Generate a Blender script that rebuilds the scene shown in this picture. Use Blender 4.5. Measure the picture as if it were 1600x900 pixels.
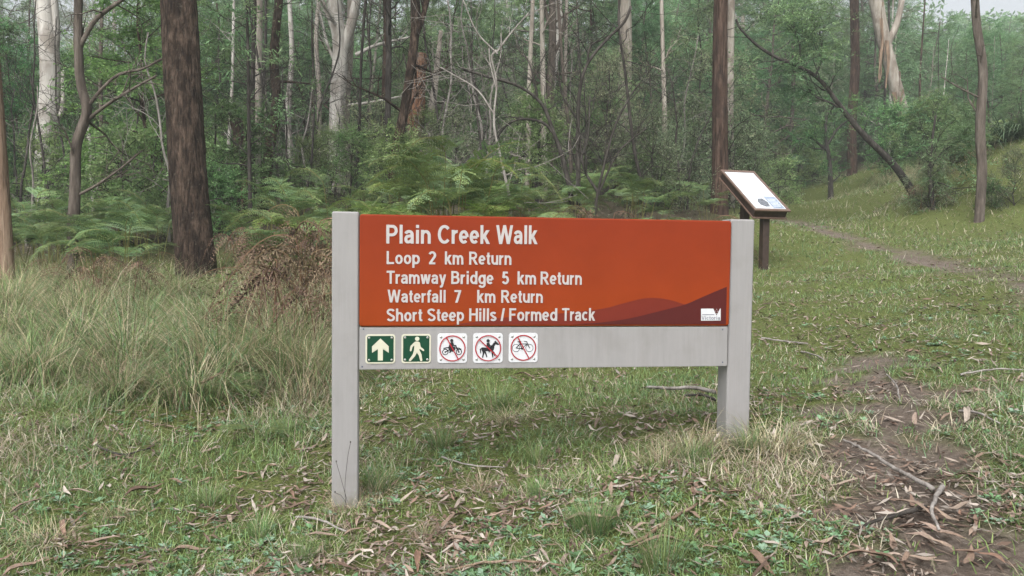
import bpy, math, random
import numpy as np

# ------------------------------------------------------------------ camera, world, sun, exposure
scene = bpy.context.scene
for o in list(bpy.data.objects):
    bpy.data.objects.remove(o)
COL = scene.collection
rad = math.radians
FPX, PITCH, ROLL, CZ = 1250.0, -2.75, 0.7, 1.5

cam_d = bpy.data.cameras.new('camera')
cam_d.sensor_width = 36.0
cam_d.lens = FPX / 1600.0 * 36.0
cam_d.clip_start, cam_d.clip_end = 0.05, 2000
cam_o = bpy.data.objects.new('camera', cam_d)
COL.objects.link(cam_o)
_p, _r = rad(90 + PITCH), rad(ROLL)
RX = np.array([[1, 0, 0], [0, math.cos(_p), -math.sin(_p)], [0, math.sin(_p), math.cos(_p)]])
RZ = np.array([[math.cos(_r), -math.sin(_r), 0], [math.sin(_r), math.cos(_r), 0], [0, 0, 1]])
RC = RX @ RZ
from mathutils import Matrix, Vector
M4 = Matrix([list(RC[0]) + [0], list(RC[1]) + [0], list(RC[2]) + [CZ], [0, 0, 0, 1]])
cam_o.matrix_world = M4
scene.camera = cam_o

world = bpy.data.worlds.new('World')
scene.world = world
world.use_nodes = True
SUN_EL, SUN_AZ = 48.0, 196.0          # veiled sun, behind and a little left of the photographer
wn, wl = world.node_tree.nodes, world.node_tree.links
wn.clear()
w_sky = wn.new('ShaderNodeTexSky')
w_sky.sky_type = 'NISHITA'
w_sky.sun_disc = False
w_sky.sun_elevation = rad(SUN_EL)
w_sky.sun_rotation = rad(SUN_AZ)
w_sky.dust_density = 6.0
w_sky.air_density = 1.0
w_hsv = wn.new('ShaderNodeHueSaturation')
w_hsv.inputs['Saturation'].default_value = 0.22      # a closed, colourless cloud deck
w_hsv.inputs['Value'].default_value = 1.0
w_bg = wn.new('ShaderNodeBackground')
w_bg.inputs['Strength'].default_value = 0.15
w_out = wn.new('ShaderNodeOutputWorld')
wl.new(w_sky.outputs[0], w_hsv.inputs['Color'])
wl.new(w_hsv.outputs[0], w_bg.inputs['Color'])
wl.new(w_bg.outputs[0], w_out.inputs['Surface'])

sun_d = bpy.data.lights.new('sun', 'SUN')
sun_d.energy = 1.5
sun_d.angle = rad(60)
sun_d.color = (1.0, 0.96, 0.9)
sun_o = bpy.data.objects.new('sun', sun_d)
COL.objects.link(sun_o)
_az, _el = rad(SUN_AZ), rad(SUN_EL)
_dir = Vector((math.sin(_az) * math.cos(_el), math.cos(_az) * math.cos(_el), math.sin(_el)))
sun_o.rotation_euler = _dir.to_track_quat('Z', 'Y').to_euler()
sun_o.location = (0, -20, 40)

scene.view_settings.view_transform = 'Standard'
scene.view_settings.look = 'None'
scene.view_settings.exposure = 0.9
scene.view_settings.gamma = 1.0
scene.view_settings.use_curve_mapping = False
scene.render.engine = 'CYCLES'
cy = scene.cycles
cy.use_denoising = True
try:
    cy.denoiser = 'OPENIMAGEDENOISE'
    cy.denoising_prefilter = 'ACCURATE'
    cy.denoising_input_passes = 'RGB_ALBEDO_NORMAL'
except Exception:
    pass
cy.max_bounces = 6
cy.diffuse_bounces = 4
cy.glossy_bounces = 2
cy.transmission_bounces = 3
cy.volume_bounces = 0
cy.use_adaptive_sampling = True
cy.adaptive_threshold = 0.015
cy.sample_clamp_indirect = 6.0

# ------------------------------------------------------------------ helpers: projection, noise, meshes
def ray(px, py):
    return RC @ np.array([(px - 800) / FPX, -(py - 450) / FPX, -1.0])

def P(px, py, y):
    d = ray(px, py)
    q = d * (y / d[1])
    return np.array([q[0], q[1], q[2] + CZ])

def pix(x, y, z):
    v = RC.T @ np.array([x, y, z - CZ])
    return 800 - FPX * v[0] / v[2], 450 + FPX * v[1] / v[2]

_tab = np.random.default_rng(5).random((8, 64, 64))

def vn(x, y, f=1.0, s=0):
    """smooth value noise 0..1"""
    x = np.asarray(x, float) * f + 17.3 * s
    y = np.asarray(y, float) * f + 9.1 * s
    xi, yi = np.floor(x).astype(int), np.floor(y).astype(int)
    fx, fy = x - xi, y - yi
    fx, fy = fx * fx * (3 - 2 * fx), fy * fy * (3 - 2 * fy)
    t = _tab[s % 8]
    a, b = t[xi % 64, yi % 64], t[(xi + 1) % 64, yi % 64]
    c, d = t[xi % 64, (yi + 1) % 64], t[(xi + 1) % 64, (yi + 1) % 64]
    return (a * (1 - fx) + b * fx) * (1 - fy) + (c * (1 - fx) + d * fx) * fy

def sstep(a, b, x):
    t = np.clip((np.asarray(x, float) - a) / (b - a), 0, 1)
    return t * t * (3 - 2 * t)

# terrain: smooth surface through points read off the place (image column, row, distance)
_cp = [P(*t) for t in [
    (540, 793, 3.25), (1145, 692, 3.5), (1197, 425, 11), (308, 430, 11), (110, 442, 11), (8, 436, 10.5),
    (1240, 339, 30), (1600, 442, 7.2), (1400, 390, 12.3), (1530, 347, 16), (1437, 303, 19), (1600, 218, 19.2),
    (1480, 256, 22), (1300, 290, 33), (1262, 324, 32), (1600, 347, 15.2), (800, 900, 2.43), (1480, 900, 2.1),
    (0, 900, 2.85), (0, 620, 4.9), (250, 610, 4.8), (420, 460, 9), (800, 580, 5.8), (700, 352, 13), (975, 290, 26),
    (60, 345, 22), (525, 298, 24), (1335, 276, 38), (1415, 245, 36), (1125, 336, 16), (150, 500, 7.5), (1350, 336, 20)]]
_cp += [np.array(t, float) for t in [
    (0, 0, 0.02), (-3, -1, -0.12), (3, -1, 0.3), (0, -12, -0.6), (-30, -10, -1.5), (30, -10, 3.2), (-25, 14, 0.6),
    (-14, 12, 0.8), (-30, 30, 2.2), (-40, 60, 5.0), (0, 60, 6.5), (30, 60, 10.5), (50, 45, 12), (-70, 120, 13),
    (0, 120, 17), (60, 120, 22), (110, 110, 27), (-100, 210, 26), (0, 210, 34), (120, 210, 40), (60, 10, 11),
    (-80, 0, 0), (0, -60, -3), (80, -60, 4), (-80, -60, -4)]]
_cp = np.array(_cp)

def _tps(r2):
    return np.where(r2 > 1e-9, 0.5 * r2 * np.log(np.maximum(r2, 1e-9)), 0.0)

_n = len(_cp)
_A = np.zeros((_n + 3, _n + 3))
_d2 = ((_cp[:, None, :2] - _cp[None, :, :2]) ** 2).sum(-1)
_A[:_n, :_n] = _tps(_d2) + np.eye(_n) * 0.2
_A[:_n, _n] = 1
_A[:_n, _n + 1:] = _cp[:, :2]
_A[_n:, :_n] = _A[:_n, _n:].T
_W = np.linalg.solve(_A, np.concatenate([_cp[:, 2], np.zeros(3)]))

def gz(x, y):
    x, y = np.asarray(x, float), np.asarray(y, float)
    sh = x.shape
    xf, yf = np.clip(x.ravel(), -140, 150), np.clip(y.ravel(), -70, 230)
    out = np.empty(len(xf))
    for i in range(0, len(xf), 60000):
        a, b = xf[i:i + 60000], yf[i:i + 60000]
        r2 = (a[:, None] - _cp[None, :, 0]) ** 2 + (b[:, None] - _cp[None, :, 1]) ** 2
        out[i:i + 60000] = _tps(r2) @ _W[:_n] + _W[_n] + a * _W[_n + 1] + b * _W[_n + 2]
    out += (vn(xf, yf, 1.7, 1) - 0.5) * 0.05 + (vn(xf, yf, 5.0, 2) - 0.5) * 0.022
    return out.reshape(sh)

def G(px, py):
    """where the line of sight meets the ground"""
    d = ray(px, py)
    t = np.geomspace(1.2, 90, 700) / d[1]
    X = d[None] * t[:, None]
    h = X[:, 2] + CZ - gz(X[:, 0], X[:, 1])
    k = np.argmax(h < 0)
    if h[k] >= 0:
        k = len(t) - 1
    q = X[max(k, 0)]
    return np.array([q[0], q[1], float(gz(q[0], q[1]))])

def polydist(x, y, pts):
    best = np.full(np.shape(x), 1e9)
    for (a, b) in zip(pts[:-1], pts[1:]):
        ex, ey = b[0] - a[0], b[1] - a[1]
        t = np.clip(((x - a[0]) * ex + (y - a[1]) * ey) / (ex * ex + ey * ey + 1e-9), 0, 1)
        best = np.minimum(best, np.hypot(x - a[0] - t * ex, y - a[1] - t * ey))
    return best

PATH = [G(*q) for q in [(1490, 960), (1462, 860), (1425, 760), (1395, 690), (1375, 640), (1368, 590), (1350, 560)]]
TRACK = [G(*q) for q in [(1236, 345), (1300, 363), (1350, 378), (1400, 392), (1500, 417), (1600, 441), (1700, 470)]]

def dirt_path(x, y):
    w = 0.245 * (0.70 + 0.30 * sstep(4.2, 2.6, y))
    k = 1 + 1.0 * sstep(2.8, 4.2, y)
    e = polydist(x, y, PATH) + (vn(x, y, 4.5, 3) - 0.5) * 0.30 * k + (vn(x, y, 16, 4) - 0.5) * 0.16 * k
    return sstep(w + 0.11, w - 0.09, e)

def dirt_track(x, y):
    e = polydist(x, y, TRACK) + (vn(x, y, 2.2, 5) - 0.5) * 0.45 + (vn(x, y, 7, 3) - 0.5) * 0.3
    w = 0.17 + 0.14 * sstep(8, 22, y)
    return sstep(w + 0.22, w - 0.14, e)

class MB:
    """collects geometry for one mesh"""
    def __init__(self):
        self.V, self.C, self.Q, self.T, self.n = [], [], [], [], 0
        self.qm, self.tm = [], []
    def add(self, V, F, col=(1, 1, 1), mi=0):
        V = np.asarray(V, float)
        F = np.asarray(F, int) + self.n
        self.V.append(V)
        c = np.asarray(col, float)
        if c.ndim == 1:
            c = np.repeat(c[None], len(V), 0)
        self.C.append(c)
        if F.shape[1] == 4:
            self.Q.append(F); self.qm.append(np.full(len(F), mi))
        else:
            self.T.append(F); self.tm.append(np.full(len(F), mi))
        self.n += len(V)
    def mesh(self, name, mats, smooth=False, colour=True):
        V = np.concatenate(self.V); C = np.concatenate(self.C)
        Q = np.concatenate(self.Q) if self.Q else np.zeros((0, 4), int)
        T = np.concatenate(self.T) if self.T else np.zeros((0, 3), int)
        me = bpy.data.meshes.new(name)
        me.vertices.add(len(V))
        me.vertices.foreach_set('co', V.astype('f4').ravel())
        idx = np.concatenate([Q.ravel(), T.ravel()]).astype('i4')
        me.loops.add(len(idx))
        me.loops.foreach_set('vertex_index', idx)
        st = np.concatenate([np.arange(len(Q)) * 4, len(Q) * 4 + np.arange(len(T)) * 3]).astype('i4')
        me.polygons.add(len(st))
        me.polygons.foreach_set('loop_start', st)
        mats = mats if isinstance(mats, (list, tuple)) else [mats]
        for m in mats:
            me.materials.append(m)
        if len(mats) > 1:
            mi = np.concatenate(([np.concatenate(self.qm)] if self.qm else []) + ([np.concatenate(self.tm)] if self.tm else [])).astype('i4')
            me.polygons.foreach_set('material_index', mi)
        me.update(calc_edges=True)
        me.polygons.foreach_set('use_smooth', np.full(len(st), bool(smooth)))
        if colour:
            at = me.attributes.new('Col', 'FLOAT_COLOR', 'POINT')
            at.data.foreach_set('color', np.concatenate([C, np.ones((len(C), 1))], 1).astype('f4').ravel())
        me.update()
        return me

def link(name, data, parent=None, loc=None, rot=None, scale=None):
    o = bpy.data.objects.new(name, data)
    COL.objects.link(o)
    if parent is not None:
        o.parent = parent
    if loc is not None:
        o.location = loc
    if rot is not None:
        o.rotation_euler = rot
    if scale is not None:
        o.scale = scale if hasattr(scale, '__len__') else (scale,) * 3
    return o

def tag(o, label=None, cat=None, group=None, kind=None):
    if label: o['label'] = label
    if cat: o['category'] = cat
    if group: o['group'] = group
    if kind: o['kind'] = kind
    return o

def thing(name, label, cat, loc=(0, 0, 0), rz=0.0, group=None, scale=None):
    return tag(link(name, None, None, loc, (0, 0, rz), scale), label, cat, group)

def box_vf(x0, x1, y0, y1, z0, z1):
    V = np.array([(x, y, z) for z in (z0, z1) for y in (y0, y1) for x in (x0, x1)], float)
    F = np.array([(0, 2, 3, 1), (4, 5, 7, 6), (0, 1, 5, 4), (2, 6, 7, 3), (0, 4, 6, 2), (1, 3, 7, 5)])
    return V, F

def bevel_box(mb, x0, x1, y0, y1, z0, z1, b, col=(1, 1, 1)):
    """box with chamfered edges"""
    import bmesh
    bm = bmesh.new()
    V, F = box_vf(x0, x1, y0, y1, z0, z1)
    vs = [bm.verts.new(v) for v in V]
    for f in F:
        bm.faces.new([vs[i] for i in f])
    bmesh.ops.recalc_face_normals(bm, faces=bm.faces)
    bmesh.ops.bevel(bm, geom=list(bm.edges), offset=b, segments=2, profile=0.6, affect='EDGES')
    bmesh.ops.triangulate(bm, faces=bm.faces)
    bm.verts.index_update()
    mb.add([v.co[:] for v in bm.verts], [[v.index for v in f.verts] for f in bm.faces], col)
    bm.free()

# ------------------------------------------------------------------ materials
def new_mat(name):
    m = bpy.data.materials.new(name)
    m.use_nodes = True
    nt = m.node_tree
    nt.nodes.clear()
    out = nt.nodes.new('ShaderNodeOutputMaterial')
    bs = nt.nodes.new('ShaderNodeBsdfPrincipled')
    nt.links.new(bs.outputs[0], out.inputs[0])
    return m, nt, bs, out

def N(nt, typ, **kw):
    n = nt.nodes.new(typ)
    for k, v in kw.items():
        if k.startswith('i_'):
            n.inputs[k[2:].replace('_', ' ')].default_value = v
        else:
            setattr(n, k, v)
    return n

def coords(nt, scale=(1, 1, 1), src='Object'):
    tc = N(nt, 'ShaderNodeTexCoord')
    mp = N(nt, 'ShaderNodeMapping')
    mp.inputs['Scale'].default_value = scale
    nt.links.new(tc.outputs[src], mp.inputs[0])
    return mp.outputs[0]

def noise(nt, vec, sc, detail=5, rough=0.6):
    n = N(nt, 'ShaderNodeTexNoise')
    n.inputs['Scale'].default_value = sc
    n.inputs['Detail'].default_value = detail
    n.inputs['Roughness'].default_value = rough
    nt.links.new(vec, n.inputs['Vector'])
    return n.outputs['Fac']

def ramp(nt, fac, stops):
    r = N(nt, 'ShaderNodeValToRGB')
    el = r.color_ramp.elements
    while len(el) < len(stops):
        el.new(0.5)
    for e, (p, c) in zip(el, stops):
        e.position = p
        e.color = (*c, 1) if len(c) == 3 else c
    nt.links.new(fac, r.inputs[0])
    return r.outputs[0]

def mix(nt, fac, a, b, mode='MIX'):
    m = N(nt, 'ShaderNodeMix')
    m.data_type = 'RGBA'
    m.blend_type = mode
    for sock, v in ((0, fac), (6, a), (7, b)):
        if hasattr(v, 'is_output'):
            nt.links.new(v, m.inputs[sock])
        else:
            m.inputs[sock].default_value = v if sock == 0 else ((*v, 1) if len(v) == 3 else v)
    return m.outputs[2]

def bump(nt, bs, h, dist, strength=1.0):
    b = N(nt, 'ShaderNodeBump')
    b.inputs['Distance'].default_value = dist
    b.inputs['Strength'].default_value = strength
    nt.links.new(h, b.inputs['Height'])
    nt.links.new(b.outputs[0], bs.inputs['Normal'])

def plain(name, col, rough=0.5, var=0.0, vs=30, spec=0.4, metal=0.0):
    m, nt, bs, out = new_mat(name)
    v = coords(nt)
    f = noise(nt, v, vs, 4)
    c = ramp(nt, f, [(0.3, tuple(x * (1 - var) for x in col)), (0.7, tuple(min(1, x * (1 + var)) for x in col))])
    nt.links.new(c, bs.inputs['Base Color'])
    bs.inputs['Roughness'].default_value = rough
    bs.inputs['Specular IOR Level'].default_value = spec
    bs.inputs['Metallic'].default_value = metal
    return m

def leaf_mat(name, trans=0.35, rough=0.55, vr=0.25, tint=(1, 1, 1), spec=0.25):
    m, nt, bs, out = new_mat(name)
    at = N(nt, 'ShaderNodeAttribute', attribute_name='Col')
    oi = N(nt, 'ShaderNodeObjectInfo')
    hs = N(nt, 'ShaderNodeHueSaturation')
    mr = N(nt, 'ShaderNodeMapRange')
    mr.inputs['To Min'].default_value = 1 - vr
    mr.inputs['To Max'].default_value = 1 + vr
    nt.links.new(oi.outputs['Random'], mr.inputs[0])
    nt.links.new(mr.outputs[0], hs.inputs['Value'])
    mh = N(nt, 'ShaderNodeMapRange')
    mh.inputs['To Min'].default_value = 0.5 - 0.08 * vr
    mh.inputs['To Max'].default_value = 0.5 + 0.08 * vr
    fr = N(nt, 'ShaderNodeMath', operation='FRACT')
    ml = N(nt, 'ShaderNodeMath', operation='MULTIPLY')
    ml.inputs[1].default_value = 7.31
    nt.links.new(oi.outputs['Random'], ml.inputs[0])
    nt.links.new(ml.outputs[0], fr.inputs[0])
    nt.links.new(fr.outputs[0], mh.inputs[0])
    nt.links.new(mh.outputs[0], hs.inputs['Hue'])
    c0 = mix(nt, 1.0, at.outputs['Color'], tint, 'MULTIPLY')
    nt.links.new(c0, hs.inputs['Color'])
    bs.inputs['Roughness'].default_value = rough
    bs.inputs['Specular IOR Level'].default_value = spec
    nt.links.new(hs.outputs[0], bs.inputs['Base Color'])
    tr = N(nt, 'ShaderNodeBsdfTranslucent')
    nt.links.new(hs.outputs[0], tr.inputs[0])
    ms = N(nt, 'ShaderNodeMixShader')
    ms.inputs[0].default_value = trans
    nt.links.new(bs.outputs[0], ms.inputs[1])
    nt.links.new(tr.outputs[0], ms.inputs[2])
    nt.links.new(ms.outputs[0], out.inputs[0])
    return m

def bark_mat(name, stops, zs=0.18, sc=9.0, bd=0.03, patch=None, lichen=None, rough=0.9):
    m, nt, bs, out = new_mat(name)
    v = coords(nt, (1, 1, zs))
    f = noise(nt, v, sc, 7, 0.68)
    c = ramp(nt, f, stops)
    f2 = noise(nt, coords(nt, (1, 1, 0.5)), sc * 0.35, 4)
    if patch:
        c = mix(nt, ramp(nt, f2, [(0.50, (0, 0, 0)), (0.62, (1, 1, 1))]), c, patch)
    if lichen:
        f3 = noise(nt, coords(nt), 26, 3, 0.5)
        c = mix(nt, ramp(nt, f3, [(0.60, (0, 0, 0)), (0.78, (0.8, 0.8, 0.8))]), c, lichen)
    # long vertical cracks
    f4 = noise(nt, coords(nt, (1, 1, zs * 0.45)), sc * 2.6, 5, 0.6)
    c = mix(nt, 1.0, c, ramp(nt, f4, [(0.36, (0.35, 0.34, 0.33)), (0.48, (1.05, 1.05, 1.05))]), 'MULTIPLY') if bd > 0.025 else c
    nt.links.new(c, bs.inputs['Base Color'])
    bs.inputs['Roughness'].default_value = rough
    bs.inputs['Specular IOR Level'].default_value = 0.2
    hm = N(nt, 'ShaderNodeMath', operation='ADD')
    nt.links.new(f, hm.inputs[0]); nt.links.new(f4, hm.inputs[1])
    bump(nt, bs, hm.outputs[0], bd)
    return m

M = {}
M['bark_dark'] = bark_mat('bark_dark', [(0.28, (0.012, 0.008, 0.006)), (0.48, (0.060, 0.041, 0.031)), (0.70, (0.175, 0.125, 0.096))], 0.30, 15, 0.10, (0.032, 0.022, 0.017), (0.12, 0.105, 0.085))
M['bark_brown'] = bark_mat('bark_brown', [(0.3, (0.022, 0.015, 0.012)), (0.5, (0.072, 0.046, 0.035)), (0.72, (0.15, 0.105, 0.083))], 0.14, 14, 0.05, (0.045, 0.03, 0.024))
M['bark_grey'] = bark_mat('bark_grey', [(0.3, (0.035, 0.028, 0.024)), (0.5, (0.095, 0.078, 0.066)), (0.75, (0.19, 0.165, 0.145))], 0.2, 10, 0.02)
M['bark_pale'] = bark_mat('bark_pale', [(0.28, (0.13, 0.105, 0.09)), (0.48, (0.29, 0.26, 0.225)), (0.75, (0.46, 0.43, 0.39))], 0.12, 8, 0.014, (0.19, 0.16, 0.135))
M['bark_white'] = bark_mat('bark_white', [(0.25, (0.16, 0.145, 0.13)), (0.45, (0.36, 0.34, 0.315)), (0.75, (0.55, 0.53, 0.50))], 0.14, 7, 0.012, (0.24, 0.215, 0.19))
M['bark_rust'] = bark_mat('bark_rust', [(0.28, (0.06, 0.03, 0.018)), (0.5, (0.20, 0.10, 0.06)), (0.72, (0.32, 0.20, 0.135))], 0.2, 8, 0.03, (0.15, 0.12, 0.10))
M['bark_peel'] = bark_mat('bark_peel', [(0.3, (0.10, 0.065, 0.045)), (0.5, (0.20, 0.14, 0.10)), (0.75, (0.32, 0.25, 0.19))], 0.1, 10, 0.03)
M['dead_wood'] = bark_mat('dead_wood', [(0.3, (0.016, 0.014, 0.012)), (0.5, (0.042, 0.037, 0.033)), (0.75, (0.11, 0.10, 0.09))], 0.3, 16, 0.01)
M['grey_wood'] = bark_mat('grey_wood', [(0.3, (0.11, 0.098, 0.088)), (0.5, (0.23, 0.21, 0.195)), (0.75, (0.36, 0.34, 0.32))], 0.3, 16, 0.01)
M['leaf'] = leaf_mat('leaf', 0.45, 0.5, 0.4, (1.60, 1.68, 1.46), 0.35)
M['grass'] = leaf_mat('grass_blade', 0.3, 0.6, 0.0, (1.19, 1.25, 1.40))
M['fern'] = leaf_mat('fern_leaf', 0.35, 0.55, 0.25, (1.12, 1.22, 1.0), 0.25)
M['fern_dead'] = leaf_mat('fern_dead', 0.2, 0.8, 0.3)
M['tuft'] = leaf_mat('tuft_blade', 0.3, 0.6, 0.18, (1.15, 1.15, 1.15))

def litter_mat():
    m, nt, bs, out = new_mat('dry_leaf')
    oi = N(nt, 'ShaderNodeObjectInfo')
    c = ramp(nt, oi.outputs['Random'], [(0.0, (0.27, 0.205, 0.16)), (0.25, (0.165, 0.11, 0.082)), (0.45, (0.33, 0.27, 0.22)), (0.62, (0.12, 0.078, 0.058)), (0.8, (0.38, 0.33, 0.285)), (1.0, (0.21, 0.13, 0.095))])
    f = noise(nt, coords(nt, (1, 3, 1)), 8, 4)
    c = mix(nt, 1.0, c, ramp(nt, f, [(0.3, (0.62, 0.62, 0.62)), (0.7, (1.12, 1.1, 1.08))]), 'MULTIPLY')
    nt.links.new(c, bs.inputs['Base Color'])
    bs.inputs['Roughness'].default_value = 0.75
    bs.inputs['Specular IOR Level'].default_value = 0.25
    return m
M['dry_leaf'] = litter_mat()
M['litter'] = leaf_mat('litter_scrap', 0.1, 0.8, 0.0)

def ground_mat():
    m, nt, bs, out = new_mat('forest_ground')
    v = coords(nt)
    big = noise(nt, v, 1.3, 4)
    mid = noise(nt, v, 9, 5, 0.7)
    fine = noise(nt, v, 70, 5, 0.75)
    soil = ramp(nt, fine, [(0.28, (0.045, 0.032, 0.024)), (0.5, (0.11, 0.08, 0.06)), (0.72, (0.21, 0.165, 0.13))])
    moss = ramp(nt, fine, [(0.28, (0.04, 0.05, 0.015)), (0.5, (0.095, 0.115, 0.035)), (0.72, (0.17, 0.19, 0.07))])
    mm = N(nt, 'ShaderNodeMath', operation='ADD')
    nt.links.new(big, mm.inputs[0]); nt.links.new(mid, mm.inputs[1])
    cover = mix(nt, ramp(nt, mm.outputs[0], [(0.47, (0, 0, 0)), (0.62, (1, 1, 1))]), soil, moss)
    # bare trodden earth
    f2 = noise(nt, v, 38, 7, 0.75)
    earth = ramp(nt, f2, [(0.28, (0.075, 0.060, 0.049)), (0.5, (0.150, 0.122, 0.102)), (0.7, (0.235, 0.198, 0.17))])
    earth = mix(nt, ramp(nt, noise(nt, v, 3.5, 4), [(0.45, (0, 0, 0)), (0.7, (0.55, 0.55, 0.55))]), earth, (0.095, 0.070, 0.055))
    at = N(nt, 'ShaderNodeAttribute', attribute_name='Col')
    sp = N(nt, 'ShaderNodeSeparateColor')
    nt.links.new(at.outputs['Color'], sp.inputs[0])
    c = mix(nt, sp.outputs[0], cover, earth)
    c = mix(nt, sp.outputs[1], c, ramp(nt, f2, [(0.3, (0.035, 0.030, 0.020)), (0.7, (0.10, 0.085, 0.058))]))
    nt.links.new(c, bs.inputs['Base Color'])
    bs.inputs['Roughness'].default_value = 0.95
    bs.inputs['Specular IOR Level'].default_value = 0.15
    ad = N(nt, 'ShaderNodeMath', operation='ADD')
    nt.links.new(fine, ad.inputs[0]); nt.links.new(f2, ad.inputs[1])
    bump(nt, bs, ad.outputs[0], 0.012)
    return m
M['ground'] = ground_mat()

def paint_mat():
    m, nt, bs, out = new_mat('grey_paint')
    v = coords(nt)
    f = noise(nt, coords(nt, (1, 1, 0.06)), 60, 5)
    c = ramp(nt, f, [(0.3, (0.232, 0.227, 0.230)), (0.7, (0.258, 0.252, 0.255))])
    # splashed soil and algae low on the posts, rain streaks
    sx = N(nt, 'ShaderNodeSeparateXYZ')
    tc = N(nt, 'ShaderNodeTexCoord')
    nt.links.new(tc.outputs['Object'], sx.inputs[0])
    at = N(nt, 'ShaderNodeAttribute', attribute_name='Col')
    sc = N(nt, 'ShaderNodeSeparateColor')
    nt.links.new(at.outputs['Color'], sc.inputs[0])
    st = N(nt, 'ShaderNodeMath', operation='MULTIPLY')
    nt.links.new(sc.outputs[0], st.inputs[0])
    nt.links.new(ramp(nt, noise(nt, v, 22, 5, 0.7), [(0.35, (0, 0, 0)), (0.65, (1, 1, 1))]), st.inputs[1])
    c = mix(nt, st.outputs[0], c, (0.15, 0.14, 0.095))
    blot = ramp(nt, noise(nt, v, 5, 4), [(0.5, (1, 1, 1)), (0.8, (0.86, 0.85, 0.83))])
    c = mix(nt, 1.0, c, blot, 'MULTIPLY')
    nt.links.new(c, bs.inputs['Base Color'])
    bs.inputs['Roughness'].default_value = 0.55
    bs.inputs['Specular IOR Level'].default_value = 0.35
    bump(nt, bs, f, 0.0012)
    return m
M['paint'] = paint_mat()

def panel_mat():
    m, nt, bs, out = new_mat('orange_print')
    tc = N(nt, 'ShaderNodeTexCoord')
    sx = N(nt, 'ShaderNodeSeparateXYZ')
    nt.links.new(tc.outputs['Object'], sx.inputs[0])
    mr = N(nt, 'ShaderNodeMapRange')
    mr.inputs['From Min'].default_value = 0.75
    mr.inputs['From Max'].default_value = 1.21
    nt.links.new(sx.outputs['Z'], mr.inputs[0])
    c = ramp(nt, mr.outputs[0], [(0.0, (0.225, 0.037, 0.007)), (0.4, (0.212, 0.033, 0.009)), (1.0, (0.195, 0.029, 0.011))])
    f = noise(nt, coords(nt), 6, 4)
    c = mix(nt, 1.0, c, ramp(nt, f, [(0.3, (0.93, 0.93, 0.93)), (0.7, (1.04, 1.04, 1.04))]), 'MULTIPLY')
    nt.links.new(c, bs.inputs['Base Color'])
    bs.inputs['Roughness'].default_value = 0.6
    bs.inputs['Specular IOR Level'].default_value = 0.08
    return m
M['orange'] = panel_mat()
M['letter'] = plain('pale_letter', (0.385, 0.36, 0.36), 0.6, 0.04)
M['hill_mid'] = plain('print_brown', (0.130, 0.017, 0.009), 0.6, 0.03, 30, 0.2)
M['hill_dark'] = plain('print_maroon', (0.066, 0.010, 0.009), 0.6, 0.03, 30, 0.2)
M['white'] = plain('white_plate', (0.52, 0.53, 0.56), 0.4, 0.03)
M['cream'] = plain('cream_plate', (0.48, 0.47, 0.38), 0.4, 0.03)
M['green'] = plain('green_plate', (0.004, 0.042, 0.021), 0.45, 0.06, 30, 0.25)
M['red'] = plain('red_print', (0.30, 0.012, 0.02), 0.4)
M['black'] = plain('black_print', (0.012, 0.012, 0.016), 0.45)
M['navy'] = plain('navy_print', (0.05, 0.06, 0.10), 0.45)
M['screw'] = plain('screw_metal', (0.42, 0.42, 0.41), 0.35, 0.1, 80, 0.5, 0.8)
M['brown_metal'] = plain('brown_metal', (0.040, 0.026, 0.021), 0.5, 0.3, 18)
M['brown_rim'] = plain('brown_rim', (0.13, 0.085, 0.066), 0.45, 0.2, 22)
M['info_print'] = plain('info_print', (0.56, 0.59, 0.63), 0.18, 0.03, 4, 0.6)
M['info_grey'] = plain('info_grey', (0.13, 0.14, 0.16), 0.25, 0.5, 40)
M['info_blue'] = plain('info_blue', (0.23, 0.28, 0.36), 0.25, 0.25, 30)
M['info_green'] = plain('info_green', (0.42, 0.50, 0.46), 0.25, 0.1, 20)

# ------------------------------------------------------------------ ground
def build_ground():
    nx, ny = 346, 382
    u = np.linspace(-5.45, 5.45, nx)
    X = 1.7 * np.sinh(u) * 0.95 + 0.15
    v = np.linspace(-4.0, 5.65, ny)
    Y = 3.4 + 1.6 * np.sinh(v)
    gx, gy = np.meshgrid(X, Y)
    gx += (vn(gx, gy, 9, 6) - 0.5) * 0.02
    z = gz(gx, gy)
    dp, dt = dirt_path(gx, gy), dirt_track(gx, gy)
    z -= dp * 0.018 + dt * 0.03
    d = np.maximum(dp, dt)
    pxx = 800 + FPX * gx / np.maximum(gy, 0.5)
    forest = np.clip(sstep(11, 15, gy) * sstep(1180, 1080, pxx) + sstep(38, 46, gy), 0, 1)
    V = np.stack([gx, gy, z], -1).reshape(-1, 3)
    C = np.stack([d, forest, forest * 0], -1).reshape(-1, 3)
    i = np.arange(nx * ny).reshape(ny, nx)
    Fq = np.stack([i[:-1, :-1], i[:-1, 1:], i[1:, 1:], i[1:, :-1]], -1).reshape(-1, 4)
    fp = dp.reshape(-1)[Fq].mean(1) > 0.5
    ft = (dt.reshape(-1)[Fq].mean(1) > 0.5) & ~fp
    for name, sel, lab in (('ground', ~(fp | ft), 'grassy forest clearing floor'), ('footpath', fp, None), ('track', ft, None)):
        f = Fq[sel]
        used, inv = np.unique(f, return_inverse=True)
        mb = MB()
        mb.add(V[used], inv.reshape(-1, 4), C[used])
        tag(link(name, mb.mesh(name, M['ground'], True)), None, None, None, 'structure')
build_ground()

# ------------------------------------------------------------------ trail sign
YAW = rad(8.5)
SO = P(518, 793, 3.25)
SU = np.array([math.cos(YAW), math.sin(YAW), 0])
SN = np.array([math.sin(YAW), -math.cos(YAW), 0])

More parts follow.
